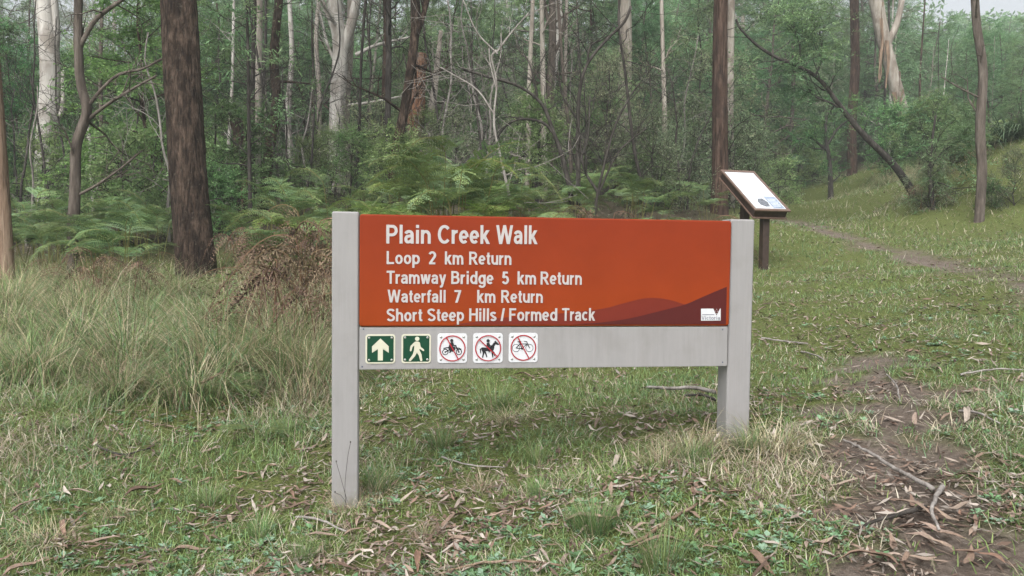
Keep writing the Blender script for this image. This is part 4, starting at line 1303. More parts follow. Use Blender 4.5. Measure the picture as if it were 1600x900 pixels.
random.seed(4)
placed = []
def scatter(kind, count, y0, y1, gap, smin, smax, pxr=(-130, 1730), power=1.0, margin=0.0):
    got = tries = 0
    while got < count and tries < count * 60:
        tries += 1
        y = y0 + (y1 - y0) * random.random() ** power
        px = random.uniform(*pxr)
        x = (px - 800) / FPX * y
        if y < edge(px) + margin:
            continue
        if any((x - a) ** 2 + (y - b) ** 2 < gap * gap for a, b in placed):
            continue
        sc_ = random.uniform(smin, smax)
        k_ = random.randrange(12)
        if px > 1425 and kind not in ('shrub', 'grey'):
            H_ = {'wattle': 9.0, 'dense': 7.2, 'gum': 25, 'sapling': 9.5, 'stem': 13, 'dead': 5}[kind]
            sc_ = min(sc_, (0.292 * y + CZ - float(gz(x, y))) / H_)
            if sc_ < 0.3:
                continue
        placed.append((x, y))
        place(kind, k_, x, y, sc_, random.uniform(0, 6.28), tilt_=0.05)
        got += 1
scatter('shrub', 64, 14, 36, 0.7, 0.7, 1.3)
scatter('grey', 26, 15, 34, 0.7, 0.7, 1.4, (560, 1240))
scatter('dense', 26, 16, 34, 1.5, 0.7, 1.1, (-130, 330), 1.0, 2)
scatter('stem', 21, 15, 30, 0.6, 0.7, 1.15, (-60, 1180))
scatter('stem', 12, 30, 45, 0.6, 0.9, 1.3, (1180, 1640))
scatter('dead', 34, 13.5, 26, 0.6, 0.7, 1.2, (330, 1110))
scatter('dead', 10, 13.5, 20, 0.6, 0.7, 1.1, (-40, 330))
scatter('wattle', 8, 15, 24, 1.5, 0.5, 0.8, (230, 480), 1.0, 1)
scatter('wattle', 16, 18, 24, 1.4, 0.45, 0.75, (440, 1060), 1.0, 2)
scatter('wattle', 40, 25, 42, 1.5, 0.75, 1.2, (300, 1250), 1.0, 4)
scatter('wattle', 30, 26, 50, 1.6, 0.8, 1.2, (1150, 1730), 1.0, 1)
scatter('dense', 30, 34, 60, 1.8, 0.9, 1.4)
scatter('wattle', 76, 42, 85, 2.0, 1.0, 1.6)
scatter('sapling', 34, 24, 45, 1.2, 0.8, 1.3)
scatter('gum', 46, 30, 100, 2.2, 0.75, 1.15, (-130, 1400), 0.9)
scatter('gum', 10, 60, 100, 2.2, 0.7, 0.9, (1400, 1730), 0.9)
for px, y, sc_ in [(1405, 29.5, 1.3), (1428, 29, 1.5), (1388, 30, 1.2), (1445, 28.5, 1.1), (1240, 37, 1.5), (1275, 41, 1.6), (1210, 30, 1.2)]:
    place('shrub', int(px), (px - 800) / FPX * y, y, sc_, px)

_all = list(COL.objects)
for kind in INFO:
    name_by_place([o for o in _all if o.get('group') == INFO[kind][3]], INFO[kind][1].split(' in the ')[0].split(' among ')[0].split(' at the ')[0].split(' deep ')[0])

# far wooded hillside: too far to tell the trees apart
def far_forest():
    rng = np.random.default_rng(77)
    mb = MB()
    n = 620
    y = 85 + 120 * rng.random(n)
    x = (rng.random(n) * 2 - 1) * (y * 0.85 + 10)
    z = gz(x, y)
    tips = []
    for a, b, c in zip(x, y, z):
        h = 9 + 9 * rng.random()
        if 800 + FPX * a / b > 1425:
            h = min(h, 0.295 * b + CZ - c)
            if h < 3:
                continue
        for k in range(16):
            t = rng.random()
            rr = (1.2 + 2.6 * math.sin(math.pi * min(1, t * 0.9 + 0.1))) * rng.random() ** 0.5
            az = rng.random() * 6.28
            tips.append((np.array([a + rr * math.cos(az), b + rr * math.sin(az), c + h * (0.25 + 0.75 * t)]), np.array([math.cos(az), math.sin(az), 0.3])))
    leaves(mb, rng, tips, 3, 1.4, 5, 0.75, 0.16, 0.35, PAL['gum'] + PAL['wattle'], 0.7, mi=1)
    tag(link('far_forest', mb.mesh('far_forest', [M['bark_grey'], M['leaf']])), 'wooded hillside rising behind the clearing', 'forest', None, 'stuff')
far_forest()

# ------------------------------------------------------------------ bracken ferns
def frond_mesh(seed, mat, pal, dead=False):
    """one bracken frond: bare stalk, then a broad triangular blade of feathered side leaflets; stalk foot at the origin"""
    rng = np.random.default_rng(seed)
    mb = MB()
    t = np.linspace(0, 1, 24)
    ts = 0.42                                              # where the blade begins
    b = np.clip((t - ts) / (1 - ts), 0, 1)
    hs = 0.50 + 0.15 * rng.random()
    if dead:
        hs *= 0.95
    rise = 0.16 + 0.16 * rng.random()
    droop = 0.30 + 0.22 * rng.random() + (0.22 if dead else 0)
    rx = 0.10 * np.minimum(t, ts) / ts + 0.60 * b
    rz = hs * np.minimum(t, ts) / ts + rise * 1.6 * b - droop * b ** 2
    ry = 0.06 * rng.normal() * t ** 2
    rach = np.stack([rx, ry, rz], 1)
    tube(mb, rach, np.linspace(0.0065, 0.0014, 24), 3, col=(0.16, 0.14, 0.06) if not dead else (0.14, 0.085, 0.05), cap=False)
    pal = np.array(pal)
    tan = norm(np.gradient(rach, axis=0))
    V, C = [], []
    for tb in np.linspace(ts + 0.01, 0.985, 16):
        u = (tb - ts) / (1 - ts)
        p = np.array([np.interp(tb, t, rach[:, k]) for k in range(3)])
        d = np.array([np.interp(tb, t, tan[:, k]) for k in range(3)])
        plen = 0.34 * (1 - u) ** 0.9 * (0.8 + 0.35 * rng.random()) + 0.012
        nk = max(3, int(11 * (1 - u)) + 2)
        for sgn in (-1, 1):
            if dead and rng.random() < 0.35:
                continue
            pd = norm(np.array([0, sgn * 1.0, 0]) + d * 0.35 + np.array([0, 0, rng.normal(0.05, 0.1) - (0.35 if dead else 0.0)]))
            dr = -(0.22 + (0.5 if dead else 0.0)) * plen
            cc = pal[rng.integers(len(pal))] * (0.8 + 0.4 * rng.random())
            for k in range(nk):
                v = (k + 0.5) / nk
                q0 = p + pd * plen * v + np.array([0, 0, dr * v * v])
                pl = (0.046 * (1 - v) ** 0.6 + 0.007) * (1 - 0.4 * u)
                for s2 in (-1, 1):
                    q = norm(d * s2 + pd * 0.4 + np.array([0, 0, rng.normal(-0.12, 0.12 + (0.4 if dead else 0))]))
                    wv = pd * plen / nk * (0.30 if dead else 0.48)
                    m = q0 + q * pl * 0.45
                    V += [q0 - wv * 0.7, m - wv * 0.85, q0 + q * pl, m + wv * 0.9]
                    C += [cc * (0.85 + 0.3 * rng.random())] * 4
    mb.add(np.array(V), np.arange(len(V)).reshape(-1, 4), np.array(C))
    return mb.mesh('frond', mat)

GP = [(0.115, 0.165, 0.075), (0.15, 0.20, 0.095), (0.135, 0.19, 0.115), (0.18, 0.22, 0.105)]
BP = [(0.15, 0.10, 0.068), (0.115, 0.078, 0.056), (0.21, 0.155, 0.105), (0.09, 0.062, 0.048)]
YP_ = [(0.15, 0.205, 0.065), (0.125, 0.18, 0.055), (0.18, 0.215, 0.08)]
FR_G = [frond_mesh(10 + k, M['fern'], GP) for k in range(5)]
FR_Y = [frond_mesh(20 + k, M['fern'], YP_) for k in range(2)]
FR_D = [frond_mesh(30 + k, M['fern_dead'], BP, True) for k in range(4)]
rf = random.Random(8)

def fern(px, y, size, nf, set_, label, group, tall=1.0):
    x = (px - 800) / FPX * y
    o = thing('bracken_fern' if set_ is not FR_D else 'dead_fern', label, 'fern', (x, y, float(gz(x, y)) - 0.02), rf.uniform(0, 6.28), group)
    for k in range(nf):
        a = k * 6.283 / nf + rf.uniform(-0.5, 0.5)
        s = size * rf.uniform(0.7, 1.1)
        r = rf.uniform(0.03, 0.22) * size
        link('frond', rf.choice(set_), o, (r * math.cos(a), r * math.sin(a), 0), (rf.uniform(-0.15, 0.15), rf.uniform(-0.2, 0.15), a), (s, s, s * tall * rf.uniform(0.75, 1.15)))
    return o

fern(706, 10.3, 1.45, 14, FR_G + FR_Y, 'tall bright green fern standing highest behind the sign', None, 1.5)
fern(730, 10.0, 1.3, 9, FR_G + FR_Y, 'tall yellow-green fern touching the highest fern on its right', None, 1.3)
fern(672, 10.6, 1.15, 9, FR_G, 'bright fern just left of the tallest fern behind the sign', None, 1.5)
fern(752, 11.0, 1.15, 9, FR_Y + FR_G, 'bright fern a little right of the tallest fern behind the sign', None, 1.5)
fern(188, 9.8, 0.95, 8, FR_G, 'green fern with flat pale fronds between twisting tree and big dark trunk', None, 1.15)
fern(150, 10.4, 1.0, 8, FR_G, 'green fern at the foot of the twisting tree', None)
fern(398, 11.4, 1.05, 7, FR_G, 'green fern a little right of the foot of the big dark trunk', None, 1.2)
fern(55, 11.2, 1.0, 7, FR_G, 'green fern low in the shade at far left', None)
fern(345, 4.6, 0.40, 5, FR_G, 'small blue-green fern low in the grass left of the left post', None, 0.5)
fern(395, 4.1, 0.34, 4, FR_G, 'tiny fern sprig lying open on the grass beside the left post', None, 0.4)
for k in range(40):
    px = rf.uniform(415, 1100)
    y = rf.uniform(8.4, 13.2)
    hi = 1.0 if px < 820 else 0.8
    fern(px, y, rf.uniform(0.85, 1.2) * hi, rf.randint(5, 7), FR_G if rf.random() < 0.7 else FR_Y, 'green bracken fern in the bank of ferns behind the sign', 'bank of bracken behind the sign', rf.uniform(1.0, 1.5) * hi)
for k in range(16):
    px = rf.uniform(800, 1110)
    fern(px, rf.uniform(12.5, 18), rf.uniform(0.7, 1.1), 7, FR_G, 'green bracken fern in the bank of ferns behind the sign', 'bank of bracken behind the sign', 1.1)
for k in range(12):
    px = rf.uniform(-40, 290)
    fern(px, rf.uniform(10.0 if px < 200 else 11.9, 14), rf.uniform(0.8, 1.1), 7, FR_G, 'green bracken fern in the shade under the left trees', 'bracken under the left trees', 1.2)
for k in range(13):
    fern(rf.uniform(400, 525), rf.uniform(5.6, 10.5), rf.uniform(0.9, 1.25), rf.randint(4, 6), FR_D, 'collapsed brown fern left of the left post', 'dead bracken left of the sign', rf.uniform(1.0, 1.35))
for k in range(7):
    px = rf.choice((rf.uniform(80, 240), rf.uniform(365, 430)))
    fern(px, rf.uniform(8.0, 10.8), rf.uniform(0.7, 1.0), rf.randint(3, 5), FR_D, 'withered brown fern around the foot of the big dark trunk', 'dead bracken around the big trunk', rf.uniform(0.9, 1.3))
for k in range(20):
    fern(rf.uniform(540, 1120), rf.uniform(7.5, 11.5), rf.uniform(0.7, 1.0), rf.randint(5, 7), FR_D, 'withered brown fern among the green ferns behind the sign', 'dead bracken behind the sign', rf.uniform(1.0, 1.4))

# ------------------------------------------------------------------ grasses
def blades(mb, rng, base, az, length, width, lean, curl, col, nseg=2, tipc=1.15):
    n = len(base)
    el = math.pi / 2 - lean
    pos = np.array(base, float)
    side = np.stack([-np.sin(az), np.cos(az), np.zeros(n)], 1)
    hd = np.stack([np.cos(az), np.sin(az), np.zeros(n)], 1)
    rows = []
    for k in range(nseg + 1):
        w = width * (1 - k / nseg) ** 0.7 if k < nseg else width * 0.06
        rows.append(pos - side * w[:, None] / 2); rows.append(pos + side * w[:, None] / 2)
        a = el - curl * (k + 0.5) / nseg
        pos = pos + (hd * np.cos(a)[:, None] + np.array([0, 0, 1.0]) * np.sin(a)[:, None]) * (length / nseg)[:, None]
    V = np.stack(rows, 1)
    m = 2 * (nseg + 1)
    i = (np.arange(n) * m)[:, None]
    F = np.concatenate([np.stack([i + 2 * k, i + 2 * k + 1, i + 2 * k + 3, i + 2 * k + 2], -1)[:, 0] for k in range(nseg)])
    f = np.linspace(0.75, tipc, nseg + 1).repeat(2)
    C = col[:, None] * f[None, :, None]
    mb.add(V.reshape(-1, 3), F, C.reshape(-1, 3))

GREEN = np.array([(0.12, 0.195, 0.068), (0.16, 0.24, 0.09), (0.14, 0.23, 0.115), (0.195, 0.25, 0.10)])
STRAW = np.array([(0.42, 0.36, 0.24), (0.34, 0.285, 0.18), (0.47, 0.41, 0.30), (0.27, 0.21, 0.14)])

def tussock_mesh(seed, n, lo, hi, straw, rad_=0.16, wid=0.0045, flop=1.0):
    rng = np.random.default_rng(seed)
    mb = MB()
    r = rad_ * rng.random(n) ** 0.6
    a0 = rng.random(n) * 6.283
    base = np.stack([r * np.cos(a0), r * np.sin(a0), np.full(n, -0.03)], 1)
    az = a0 + rng.normal(0, 0.7, n)
    col = np.where((rng.random(n) < straw)[:, None], STRAW[rng.integers(0, 4, n)], GREEN[rng.integers(0, 4, n)]) * (0.75 + 0.5 * rng.random((n, 1)))
    blades(mb, rng, base, az, lo + (hi - lo) * rng.random(n), wid * (0.7 + 0.6 * rng.random(n)), np.abs(rng.normal(0.25, 0.22, n)), (0.5 + 1.5 * rng.random(n)) * flop, col, 4)
    return mb.mesh('grass_tussock', M['tuft'])

TU_G = [tussock_mesh(40 + k, 520, 0.35, 0.75, 0.40, 0.19, 0.0045, 1.6) for k in range(4)]
TU_S = [tussock_mesh(50 + k, 200, 0.25, 0.85, 0.62, 0.20, 0.004, 1.3) for k in range(4)]
TU_F = [tussock_mesh(60 + k, 240, 0.10, 0.24, 0.15, 0.06, 0.0032, 0.5) for k in range(2)]
TU_D = [tussock_mesh(70 + k, 220, 0.10, 0.26, 0.85, 0.10, 0.003, 1.3) for k in range(2)]

def tuft(set_, px, py, s, label, group=None, name='grass_tussock', y=None):
    if y is None:
        q = G(px, py)
    else:
        x = (px - 800) / FPX * y
        q = (x, y, float(gz(x, y)))
    o = link(name, rf.choice(set_), None, tuple(q), (0, 0, rf.uniform(0, 6.28)), (s * rf.uniform(0.9, 1.15), s * rf.uniform(0.9, 1.15), s))
    return tag(o, label, 'grass clump', group)

tuft(TU_G, 200, 575, 1.25, 'large arching green tussock at left, below the twisting tree')
tuft(TU_G, 350, 585, 1.35, 'large arching green tussock nearest the left post')
tuft(TU_G, 430, 560, 1.2, 'tall green tussock behind the largest one, close to the left post')
tuft(TU_G, 120, 545, 1.15, 'green tussock near the left edge behind the big arching one')
tuft(TU_G, 470, 600, 1.05, 'arching straw-green tussock touching the left post from the left')
tuft(TU_G, 300, 625, 0.95, 'low arching tussock in front of the largest tussocks at left')
tuft(TU_G, 60, 590, 1.1, 'arching tussock nearest the left edge')
tuft(TU_F, 772, 640, 1.15, 'bright green upright tuft in the grass under the sign')
tuft(TU_F, 1035, 893, 0.9, 'fine green tuft at the bottom edge below the sign')
tuft(TU_F, 690, 700, 0.9, 'thin upright green tuft under the left half of the sign')
tuft(TU_D, 1205, 700, 1.2, 'dry straw tuft against the right side of the right post')
tuft(TU_D, 1080, 705, 1.1, 'dry straw tuft just left of the right post foot')
tuft(TU_D, 545, 800, 0.7, 'dry straw tuft at the foot of the left post')
for k in range(30):
    tuft(TU_G if rf.random() < 0.62 else TU_S, rf.uniform(-60, 500), rf.uniform(490, 620), rf.uniform(0.4, 0.8), 'rank grass clump in the thick growth left of the sign', 'rank grass left of the sign')
for k in range(9):
    tuft(TU_S, rf.uniform(400, 525), rf.uniform(450, 540), rf.uniform(0.6, 0.95), 'tall dry straw-coloured grass clump close behind the left post', 'straw grass behind the left post')
for k in range(16):
    tuft(TU_S, rf.uniform(530, 1110), 0, rf.uniform(0.6, 1.0), 'straw grass clump at the foot of the ferns behind the sign', 'straw grass under the ferns', y=rf.uniform(7, 9.5))
for k in range(14):
    tuft(TU_G, rf.uniform(-60, 420), 0, rf.uniform(0.7, 1.0), 'green grass clump in front of the left trees', 'grass in front of the left trees', y=rf.uniform(8.5, 11))
for k in range(22):
    tuft(TU_F if rf.random() < 0.5 else TU_D, rf.uniform(20, 1180), rf.uniform(640, 890), rf.uniform(0.5, 0.9), 'small grass tuft in the foreground turf', 'small tufts in the foreground turf')
for k in range(70):
    y = rf.uniform(15.5, 34)
    px = rf.uniform(1290, 1625)
    if y < np.interp(px, [1290, 1440, 1530, 1625], [28, 18, 16, 15.3]): continue
    tuft(TU_S if rf.random() < 0.6 else TU_G, px, 0, rf.uniform(0.6, 1.2), 'long pale grass clump on the bank beyond the track', 'long grass on the bank', y=y)

for k in range(22):
    tuft(TU_S if rf.random() < 0.35 else TU_G, rf.uniform(-40, 520), 0, rf.uniform(0.45, 1.2), 'tall grass clump in the bank left of the sign', 'tall grass bank left of the sign', y=rf.uniform(6.2, 9.2))
for k in range(6):
    tuft(TU_S, rf.uniform(400, 520), 0, rf.uniform(0.75, 1.05), 'tall straw clump beside the left post', 'tall grass bank left of the sign', y=rf.uniform(4.6, 7.0))

# strap-leaved plants trailing over the bank, at the right edge
def strap_mesh(seed):
    rng = np.random.default_rng(seed)
    mb = MB(); n = 90
    a0 = rng.random(n) * 6.283
    base = np.stack([0.1 * np.cos(a0), 0.1 * np.sin(a0), np.zeros(n)], 1)
    col = np.array([(0.10, 0.15, 0.085), (0.14, 0.19, 0.12), (0.08, 0.125, 0.07)])[rng.integers(0, 3, n)] * (0.8 + 0.5 * rng.random((n, 1)))
    blades(mb, rng, base, a0 + rng.normal(0, 0.4, n), 0.7 + 0.6 * rng.random(n), np.full(n, 0.035), np.abs(rng.normal(0.5, 0.25, n)), 1.0 + 1.2 * rng.random(n), col, 5)
    return mb.mesh('strap_plant', M['tuft'])
ST = [strap_mesh(80 + k) for k in range(2)]
for k, (px, y, lab) in enumerate([(1508, 20.5, 'strap-leaved plant hanging over the bank, leftmost of the row'), (1536, 20.2, 'strap-leaved plant second from the left on the bank'), (1562, 19.8, 'strap-leaved plant in the middle of the row on the bank'), (1588, 19.5, 'strap-leaved plant on the bank at the right edge'), (1618, 19.2, 'strap-leaved plant on the bank cut by the right edge')]):
    x = (px - 800) / FPX * y
    tag(link('strap_plant', ST[k % 2], None, (x, y, float(gz(x, y))), (0, 0, k * 1.3), 1.1), lab, 'plant', 'strap-leaved plants on the bank')

for px, y, s, kind, lab in [(1448, 17.6, 0.6, 'grey', 'low dark twiggy bush on the bank left of the slender tree'), (1456, 18.0, 0.5, 'shrub', 'low leafy bush at the foot of the leaning dead tree'), (1580, 16.2, 0.55, 'grey', 'low brown twiggy bush on the bank right of the slender tree'), (1545, 16.6, 0.35, 'shrub', 'small leafy bush behind the foot of the slender tree')]:
    place(kind, 0, (px - 800) / FPX * y, y, s, px, lab, 'bushes on the bank', 'bank_bush')

rb = random.Random(31)
for k in range(9):
    px, y = rb.uniform(1455, 1630), rb.uniform(17.5, 24)
    place(rb.choice(('shrub', 'grey')), k, (px - 800) / FPX * y, y, rb.uniform(0.28, 0.5), px, None, 'low scrub on the bank', 'bank_scrub')
for k in range(7):
    fern(rb.uniform(1470, 1625), rb.uniform(18, 22.5), rb.uniform(0.7, 1.0), 6, FR_G, 'green bracken fern on the bank', 'bracken on the bank')
for k in range(5):
    fern(rb.uniform(1400, 1620), rb.uniform(17.5, 21), rb.uniform(0.6, 0.9), 5, FR_D, 'withered brown fern on the bank', 'dead bracken on the bank')

# short turf: too many blades to count
def turf():
    rng = np.random.default_rng(3)
    mb = MB()
    n = 480000
    y = 1.55 * (38 / 1.55) ** (rng.random(n) ** 1.15)
    px = rng.uniform(-330, 1930, n)
    x = (px - 800) / FPX * y
    d = np.maximum(dirt_path(x, y), dirt_track(x, y))
    forest = np.clip(sstep(10.5, 13, y) * sstep(1230, 1120, px) + sstep(33, 38, y), 0, 1)
    patch = 0.14 + 0.95 * sstep(0.36, 0.60, vn(x, y, 2.3, 2) * 0.6 + vn(x, y, 6.0, 5) * 0.4)
    keep = rng.random(n) < (1 - 0.96 * d) * (1 - 0.9 * forest) * patch
    x, y, px = x[keep], y[keep], px[keep]
    n = len(x)
    z = gz(x, y)
    base = np.stack([x, y, z - 0.006], 1)
    left = sstep(620, 380, px) * sstep(3.2, 4.6, y)
    far = sstep(4, 14, y)
    hgt = 0.018 + 0.040 * rng.random(n) ** 1.8 + 0.03 * vn(x, y, 1.1, 4) + left * 0.10 * rng.random(n) + far * 0.03
    bank = sstep(1240, 1330, px) * sstep(14, 18, y)
    hgt += bank * 0.16 * rng.random(n)
    wid = (0.0034 + 0.0022 * rng.random(n)) * (1 + 1.6 * sstep(4, 20, y) + 1.5 * sstep(20, 36, y))
    sf = np.clip(0.19 + 0.35 * (vn(x, y, 0.55, 1) - 0.4) + 0.6 * (vn(x, y, 1.6, 7) - 0.4) + 0.15 * left + 0.30 * bank, 0.05, 0.8)
    sf += 0.35 * np.exp(-((x - rp[0]) ** 2 + (y - rp[1] + 0.15) ** 2) / 0.16)
    straw = rng.random(n) < sf
    moss = vn(x, y, 1.3, 6)[:, None]
    g = GREEN[rng.integers(0, 4, n)] * (1 - 0.25 * moss) + np.array([0.05, 0.045, -0.01]) * moss
    col = np.where(straw[:, None], STRAW[rng.integers(0, 4, n)], g) * (0.7 + 0.55 * rng.random((n, 1)))
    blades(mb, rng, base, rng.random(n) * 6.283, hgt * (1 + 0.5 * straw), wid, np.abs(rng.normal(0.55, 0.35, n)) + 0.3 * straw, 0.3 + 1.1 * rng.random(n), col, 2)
    tag(link('grass', mb.mesh('grass', M['grass'])), 'short green and straw turf covering the clearing', 'grass', None, 'stuff')
turf()

# low broad-leaved weeds
def weeds():
    rng = np.random.default_rng(6)
    mb = MB()
    n = 9000
    y = 1.6 * (16 / 1.6) ** (rng.random(n) ** 1.1)
    px = rng.uniform(-200, 1800, n)
    x = (px - 800) / FPX * y
    keep = (rng.random(n) < (1 - np.maximum(dirt_path(x, y), dirt_track(x, y))) * sstep(0.45, 0.7, vn(x, y, 2.0, 3)))
    x, y = x[keep], y[keep]
    n = len(x); K = 7
    z = gz(x, y)
    c0 = np.array([(0.12, 0.21, 0.09), (0.16, 0.25, 0.13), (0.10, 0.17, 0.075), (0.19, 0.27, 0.17)])[rng.integers(0, 4, n)]
    az = rng.random((n, 1)) * 6.28 + np.arange(K)[None] * 0.9 + rng.normal(0, 0.25, (n, K))
    L = (0.011 + 0.026 * rng.random((n, 1)) ** 1.7) * (0.7 + 0.5 * rng.random((n, K)))
    el = rng.uniform(0.1, 0.8, (n, K))
    d = np.stack([np.cos(az) * np.cos(el), np.sin(az) * np.cos(el), np.sin(el)], -1)
    sd = np.stack([-np.sin(az), np.cos(az), np.zeros_like(az)], -1)
    b = np.stack([x, y, z + 0.008], -1)[:, None] + d * 0.004
    m = b + d * L[..., None] * 0.55
    w = (L * 0.26)[..., None]
    tip = b + d * L[..., None] - np.array([0, 0, 0.006])
    V = np.stack([b, m + sd * w, tip, m - sd * w], 2).reshape(-1, 3)
    C = np.repeat((c0[:, None] * (0.8 + 0.4 * rng.random((n, K, 1)))).reshape(-1, 3), 4, 0)
    mb.add(V, np.arange(len(V)).reshape(-1, 4), C)
    tag(link('ground_cover', mb.mesh('ground_cover', M['grass'])), 'low pale green weeds dotted through the turf', 'weeds', None, 'stuff')
weeds()

# ------------------------------------------------------------------ fallen leaves, bark and sticks
def leaf_shape(seed, fat=0.09, curl=0.25, bent=0.12):
    """a dry gum leaf one unit long: midrib, two curling halves"""
    rng = np.random.default_rng(seed)
    t = np.linspace(0, 1, 7)
    w = fat * np.sin(math.pi * np.clip(t, 0.02, 0.985) ** 0.75)
    cy_ = bent * np.sin(math.pi * t) * rng.choice([-1, 1])
    zc = 0.05 * np.sin(math.pi * 2 * t + rng.random() * 6) + 0.06 * rng.random() * t ** 2
    mid = np.stack([t - 0.5, cy_, zc], 1)
    up = curl * w * (1 + 0.6 * rng.normal(0, 0.5, 7))
    l = mid + np.stack([0 * t, w, up], 1)
    r = mid + np.stack([0 * t, -w, up * 0.8], 1)
    V = np.concatenate([l, mid, r])
    F = [(k, k + 1, 7 + k + 1, 7 + k) for k in range(6)] + [(7 + k, 8 + k, 15 + k, 14 + k) for k in range(6)]
    return V, np.array(F)

LEAFM = []
for k in range(8):
    V, F = leaf_shape(700 + k, 0.075 + 0.012 * (k % 4), 0.3 + 0.25 * (k % 3), 0.04 + 0.05 * (k % 3))
    mb = MB(); mb.add(V, F); LEAFM.append(mb.mesh('fallen_leaf', M['dry_leaf'], True))
BARKM = []
for k in range(4):
    V, F = leaf_shape(740 + k, 0.055 + 0.01 * k, 0.9, 0.05)
    mb = MB(); mb.add(V, F); BARKM.append(mb.mesh('bark_piece', M['dry_leaf'], True))

def slope_rot(q, az):
    e = 0.08
    nx = -(float(gz(q[0] + e, q[1])) - float(gz(q[0] - e, q[1]))) / (2 * e)
    ny = -(float(gz(q[0], q[1] + e)) - float(gz(q[0], q[1] - e))) / (2 * e)
    n = Vector((nx, ny, 1)).normalized()
    x = Vector((math.cos(az), math.sin(az), 0))
    x = (x - n * x.dot(n)).normalized()
    y = n.cross(x)
    return Matrix((x, y, n)).transposed().to_euler()

def drop(name, meshes, q, L, az, label, cat, group, lift=0.012, wide=1.0, roll=0.0):
    o = link(name, rf.choice(meshes), None, (q[0], q[1], q[2] + lift))
    o.rotation_euler = slope_rot(q, az)
    o.scale = (L, L * wide, L * rf.uniform(0.8, 1.3))
    return tag(o, label, cat, group)

n_leaf = 0
for px, py, L, az in [(1392, 858, .115, 1.2), (1440, 845, .10, 2.4), (1468, 862, .085, 2.0), (1512, 880, .12, 0.9), (1545, 878, .09, 2.1), (1420, 772, .075, 1.0), (1480, 815, .10, 1.8), (1486, 842, .085, 2.3), (1455, 812, .09, 1.5), (1462, 832, .11, 2.2), (1405, 820, .06, 0.4), (1438, 880, .09, 3.0), (1500, 800, .09, 0.2), (1390, 880, .08, 2.8), (1330, 800, .07, 0.6), (1365, 745, .06, 2.6), (1440, 760, .07, 1.3), (1530, 740, .11, 0.1)]:
    drop('fallen_leaf', LEAFM, G(px, py), L * 0.95, az, 'large pale dry gum leaf on the bare dirt footpath', 'leaf', 'large leaves on the dirt footpath', wide=1.25); n_leaf += 1
while n_leaf < 295:
    px = rf.uniform(10, 1600)
    py = 470 + 430 * rf.random() ** 0.75
    if px < 520 and py < 640:
        continue
    q = G(px, py)
    if abs(px - 538) < 25 and py > 770: continue
    grass_side = 'on the grass right of the sign' if px > 1180 else ('on the turf left of the left post' if px < 517 else 'on the turf below and behind the sign')
    on_dirt = float(dirt_path(q[0], q[1])) > 0.4
    if on_dirt and rf.random() < 0.6: continue
    lab = 'small dry leaf scattered on the bare dirt footpath' if on_dirt else 'dry brown gum leaf lying ' + grass_side
    drop('fallen_leaf', LEAFM, q, rf.uniform(0.035, 0.085), rf.uniform(0, 6.28), lab, 'leaf', 'dry leaves ' + ('on the dirt footpath' if on_dirt else grass_side), rf.uniform(0.008, 0.026)); n_leaf += 1
for k in range(60):
    px, py = rf.uniform(10, 1600), 480 + 420 * rf.random() ** 0.8
    if px < 520 and py < 650:
        continue
    q = G(px, py)
    drop('bark_piece', BARKM, q, rf.uniform(0.09, 0.2), rf.uniform(0, 6.28), 'curled strip of fallen bark lying in the turf', 'bark', 'strips of fallen bark in the turf', rf.uniform(0.012, 0.03), 0.8)

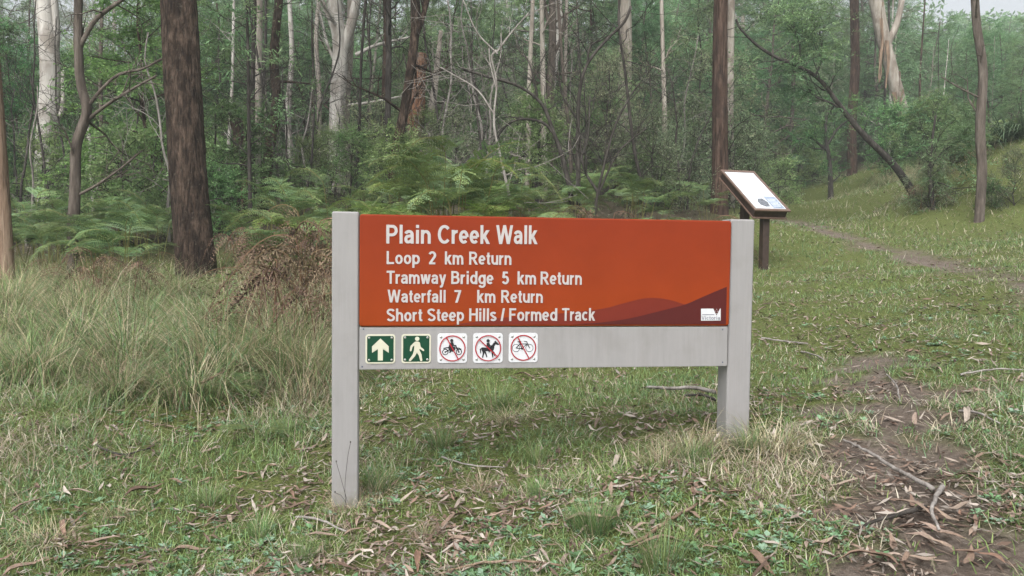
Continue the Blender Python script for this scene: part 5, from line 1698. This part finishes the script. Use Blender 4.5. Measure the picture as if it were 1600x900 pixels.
def litter():
    rng = np.random.default_rng(9)
    mb = MB()
    shapes = [leaf_shape(800 + k, 0.08 + 0.015 * (k % 3), 0.35, 0.08) for k in range(6)]
    n = 30000
    y = 1.6 * (26 / 1.6) ** (rng.random(n) ** 1.05)
    px = rng.uniform(-250, 1850, n)
    x = (px - 800) / FPX * y
    cl = vn(x, y, 2.3, 2) * 0.6 + vn(x, y, 6.0, 5) * 0.4
    w = 0.10 + 0.25 * sstep(4.5, 7, y) * sstep(1100, 1250, px) + 0.95 * sstep(0.58, 0.38, cl) - 0.6 * dirt_path(x, y)
    keep = rng.random(n) < w * (1 - 0.4 * sstep(9, 16, y))
    x, y = x[keep], y[keep]
    z = gz(x, y) - 0.018 * dirt_path(x, y)
    pal = np.array([(0.22, 0.165, 0.13), (0.145, 0.10, 0.078), (0.27, 0.225, 0.19), (0.10, 0.07, 0.054), (0.33, 0.29, 0.255), (0.18, 0.12, 0.092)])
    for j, (V, F) in enumerate(shapes):
        s = np.arange(j, len(x), 6)
        m = len(s)
        L = 0.016 + 0.065 * rng.random(m) ** 2.2
        az = rng.random(m) * 6.283
        tl = rng.normal(0, 0.22, (m, 2))
        v = V[None] * L[:, None, None]
        X = v[..., 0] * np.cos(az)[:, None] - v[..., 1] * np.sin(az)[:, None]
        Y = v[..., 0] * np.sin(az)[:, None] + v[..., 1] * np.cos(az)[:, None]
        Z = v[..., 2] + X * tl[:, :1] + Y * tl[:, 1:]
        W = np.stack([X + x[s][:, None], Y + y[s][:, None], Z + (z[s] + rng.uniform(0.006, 0.03, m))[:, None]], -1)
        Fm = (F[None] + (np.arange(m) * len(V))[:, None, None]).reshape(-1, 4)
        mb.add(W.reshape(-1, 3), Fm, np.repeat(pal[rng.integers(0, 6, m)] * rng.uniform(0.7, 1.4, (m, 1)), len(V), 0))
    # broken twigs, shreds of bark and stalks
    n = 60000
    y = 1.6 * (22 / 1.6) ** (rng.random(n) ** 1.05)
    px = rng.uniform(-250, 1850, n)
    x = (px - 800) / FPX * y
    cl = vn(x, y, 2.3, 2) * 0.6 + vn(x, y, 6.0, 5) * 0.4
    keep = rng.random(n) < 0.25 + 0.75 * sstep(0.60, 0.36, cl)
    x, y = x[keep], y[keep]
    n = len(x)
    z = gz(x, y) - 0.018 * dirt_path(x, y)
    az = rng.random(n) * 6.283
    L = 0.008 + 0.045 * rng.random(n) ** 2.5
    W_ = (0.0015 + 0.0045 * rng.random(n)) * (1 + 0.12 * y)
    d = np.stack([np.cos(az), np.sin(az), rng.normal(0, 0.25, n)], 1) * L[:, None]
    sd = np.stack([-np.sin(az), np.cos(az), rng.normal(0, 0.3, n)], 1) * W_[:, None]
    c = np.stack([x, y, z + rng.uniform(0.004, 0.022, n)], 1)
    mb.add(np.stack([c - d, c + sd, c + d, c - sd], 1).reshape(-1, 3), np.arange(n * 4).reshape(-1, 4), np.repeat(pal[rng.integers(0, 6, n)] * rng.uniform(0.5, 1.25, (n, 1)), 4, 0))
    tag(link('leaf_litter', mb.mesh('leaf_litter', M['litter'])), 'dry leaf scraps strewn through turf and path', 'leaf litter', None, 'stuff')
litter()

def stick(px_pts, w0, w1, mat, label, name='fallen_stick', lift=0.012, group=None, side=None):
    pts = np.array([G(*q) for q in px_pts])
    pts[:, 2] += lift
    pts[1:-1, 2] += 0.012
    base = pts[0].copy()
    sp = spline(pts, 0.03)
    rng = np.random.default_rng(int(px_pts[0][0] * 7 + px_pts[0][1]))
    sp += rng.normal(0, 0.0013, sp.shape)
    mb = MB()
    tube(mb, sp - base, np.linspace(w0, w1, len(sp)) * 0.8, 7, 0.12, rng)
    if side:
        q = np.array([G(*p) for p in side]); q[:, 2] += lift
        tube(mb, spline(q, 0.03) - base, np.linspace(w1 * 1.2, w1 * 0.5, len(spline(q, 0.03))), 6, 0.1, rng)
    return tag(link(name, mb.mesh(name, M[mat], True), None, tuple(base)), label, 'stick', group)

stick([(1318, 692), (1352, 715), (1400, 745), (1458, 772)], 0.006, 0.010, 'grey_wood', 'long pale stick lying across the bare footpath')
stick([(1334, 836), (1380, 825), (1420, 812), (1446, 800)], 0.006, 0.010, 'dead_wood', 'dark stick on the footpath below the long pale one')
stick([(1472, 768), (1462, 790), (1455, 812), (1468, 838)], 0.011, 0.005, 'grey_wood', 'thick pale curved bark piece standing out on the footpath')
stick([(1012, 614), (1050, 618), (1085, 618), (1116, 622)], 0.012, 0.017, 'grey_wood', 'short grey log lying just behind the right post', 'fallen_log', 0.03)
stick([(1070, 624), (1095, 627), (1118, 632)], 0.008, 0.010, 'dead_wood', 'darker branch lying against the short grey log', 'fallen_branch', 0.02)
stick([(462, 812), (500, 822), (545, 838)], 0.007, 0.005, 'grey_wood', 'grey stick lying left of the left post foot')
stick([(980, 862), (1010, 850), (1042, 826), (1090, 795)], 0.008, 0.006, 'bark_peel', 'brown crooked stick in the turf below the right half of sign')
stick([(690, 720), (735, 735), (790, 735)], 0.006, 0.004, 'grey_wood', 'thin grey stick under the middle of the sign')
stick([(0, 505), (40, 497), (70, 492)], 0.012, 0.008, 'dead_wood', 'dark stick at the left edge in the rank grass', lift=0.05)
stick([(700, 900), (760, 893), (820, 890), (880, 892)], 0.007, 0.005, 'bark_peel', 'long brown strip at the bottom edge below the sign')
stick([(1190, 532), (1225, 538), (1262, 541)], 0.009, 0.006, 'grey_wood', 'pale fallen branch on the grass right of the right post')
stick([(1252, 553), (1275, 562), (1288, 566)], 0.009, 0.006, 'grey_wood', 'short thick pale stick near the footpath head')
stick([(1498, 648), (1530, 656), (1562, 668)], 0.008, 0.005, 'grey_wood', 'pale stick on the grass right of the footpath')
stick([(1500, 590), (1550, 585), (1600, 582)], 0.008, 0.005, 'grey_wood', 'thin pale stick near the right edge')
stick([(1385, 590), (1400, 610), (1406, 632)], 0.006, 0.004, 'grey_wood', 'short thin stick at the head of the footpath')
stick([(150, 700), (190, 720), (235, 705)], 0.008, 0.005, 'dead_wood', 'dark twig in the turf at lower left')
stick([(300, 640), (360, 610), (440, 570)], 0.009, 0.005, 'bark_peel', 'brown stalk leaning through the tussock beside left post', lift=0.12)

# ------------------------------------------------------------------ a tall weed against the left post
mb = MB()
rw = np.random.default_rng(21)
b0 = G(545, 800)
b0 = np.array([b0[0], b0[1] - 0.03, b0[2]])
for pts in ([(0, 0, 0), (-0.01, 0, 0.10), (0.0, 0, 0.22), (0.012, 0, 0.29)], [(0, 0, 0.05), (-0.025, 0, 0.14), (-0.045, 0, 0.21)], [(0, 0, 0.03), (-0.02, 0, 0.07), (-0.05, 0, 0.085)]):
    tube(mb, spline(pts, 0.02), 0.0009, 4, mi=0)
    tube(mb, np.array([pts[-1], np.array(pts[-1]) + [0, 0, 0.006]]), 0.0025, 5)
tag(link('dry_weed', mb.mesh('dry_weed', M['dead_wood']), None, tuple(b0)), 'thin dry weed stalks in front of the left post foot', 'weed')

_all = list(COL.objects)
for grp, text, sp_ in [('bank of bracken behind the sign', 'green bracken fern', SPOTS), ('bracken under the left trees', 'shaded green bracken fern', SPOTS), ('dead bracken left of the sign', 'collapsed brown fern', SPOTS),
                       ('dead bracken around the big trunk', 'withered brown fern', SPOTS), ('dead bracken behind the sign', 'withered brown fern', SPOTS), ('rank grass left of the sign', 'rank grass clump', NEAR),
                       ('straw grass behind the left post', 'tall straw-coloured grass clump', NEAR), ('straw grass under the ferns', 'straw grass clump behind the sign,', SPOTS), ('grass in front of the left trees', 'grass clump under the trees,', SPOTS),
                       ('tall grass bank left of the sign', 'tall grass clump in the bank', SPOTS), ('low scrub on the bank', 'low scrub on the grassy bank', SPOTS), ('bracken on the bank', 'green bracken on the grassy bank', SPOTS), ('dead bracken on the bank', 'withered fern on the grassy bank', SPOTS), ('small tufts in the foreground turf', 'small grass tuft', NEAR), ('long grass on the bank', 'long pale bank grass', SPOTS), ('strips of fallen bark in the turf', 'curled strip of bark', NEAR)]:
    name_by_place([o for o in _all if o.get('group') == grp], text, sp_)
_lv = [o for o in _all if o.name.startswith('fallen_leaf')]
name_by_place([o for o in _lv if o['group'].startswith('large')], 'large pale dry leaf', NEAR)
name_by_place([o for o in _lv if not o['group'].startswith('large')], 'dry gum leaf', NEAR)

# ------------------------------------------------------------------ moist forest air
HAZE = 0.0022
def haze():
    zlo, zhi = -8.0, 68.0
    V, F = box_vf(-220, 220, -75, 275, zlo, zhi)
    mb = MB(); mb.add(V, F)
    m = bpy.data.materials.new('forest_haze')
    m.use_nodes = True
    nt = m.node_tree
    nt.nodes.clear()
    o = nt.nodes.new('ShaderNodeOutputMaterial')
    v = nt.nodes.new('ShaderNodeVolumePrincipled')
    v.inputs['Color'].default_value = (0.86, 0.93, 0.95, 1)
    v.inputs['Density'].default_value = HAZE
    v.inputs['Anisotropy'].default_value = 0.2
    nt.links.new(v.outputs[0], o.inputs['Volume'])
    h = link('haze', mb.mesh('haze', m, colour=False))
    tag(h, None, None, None, 'stuff')
if HAZE > 0:
    haze()
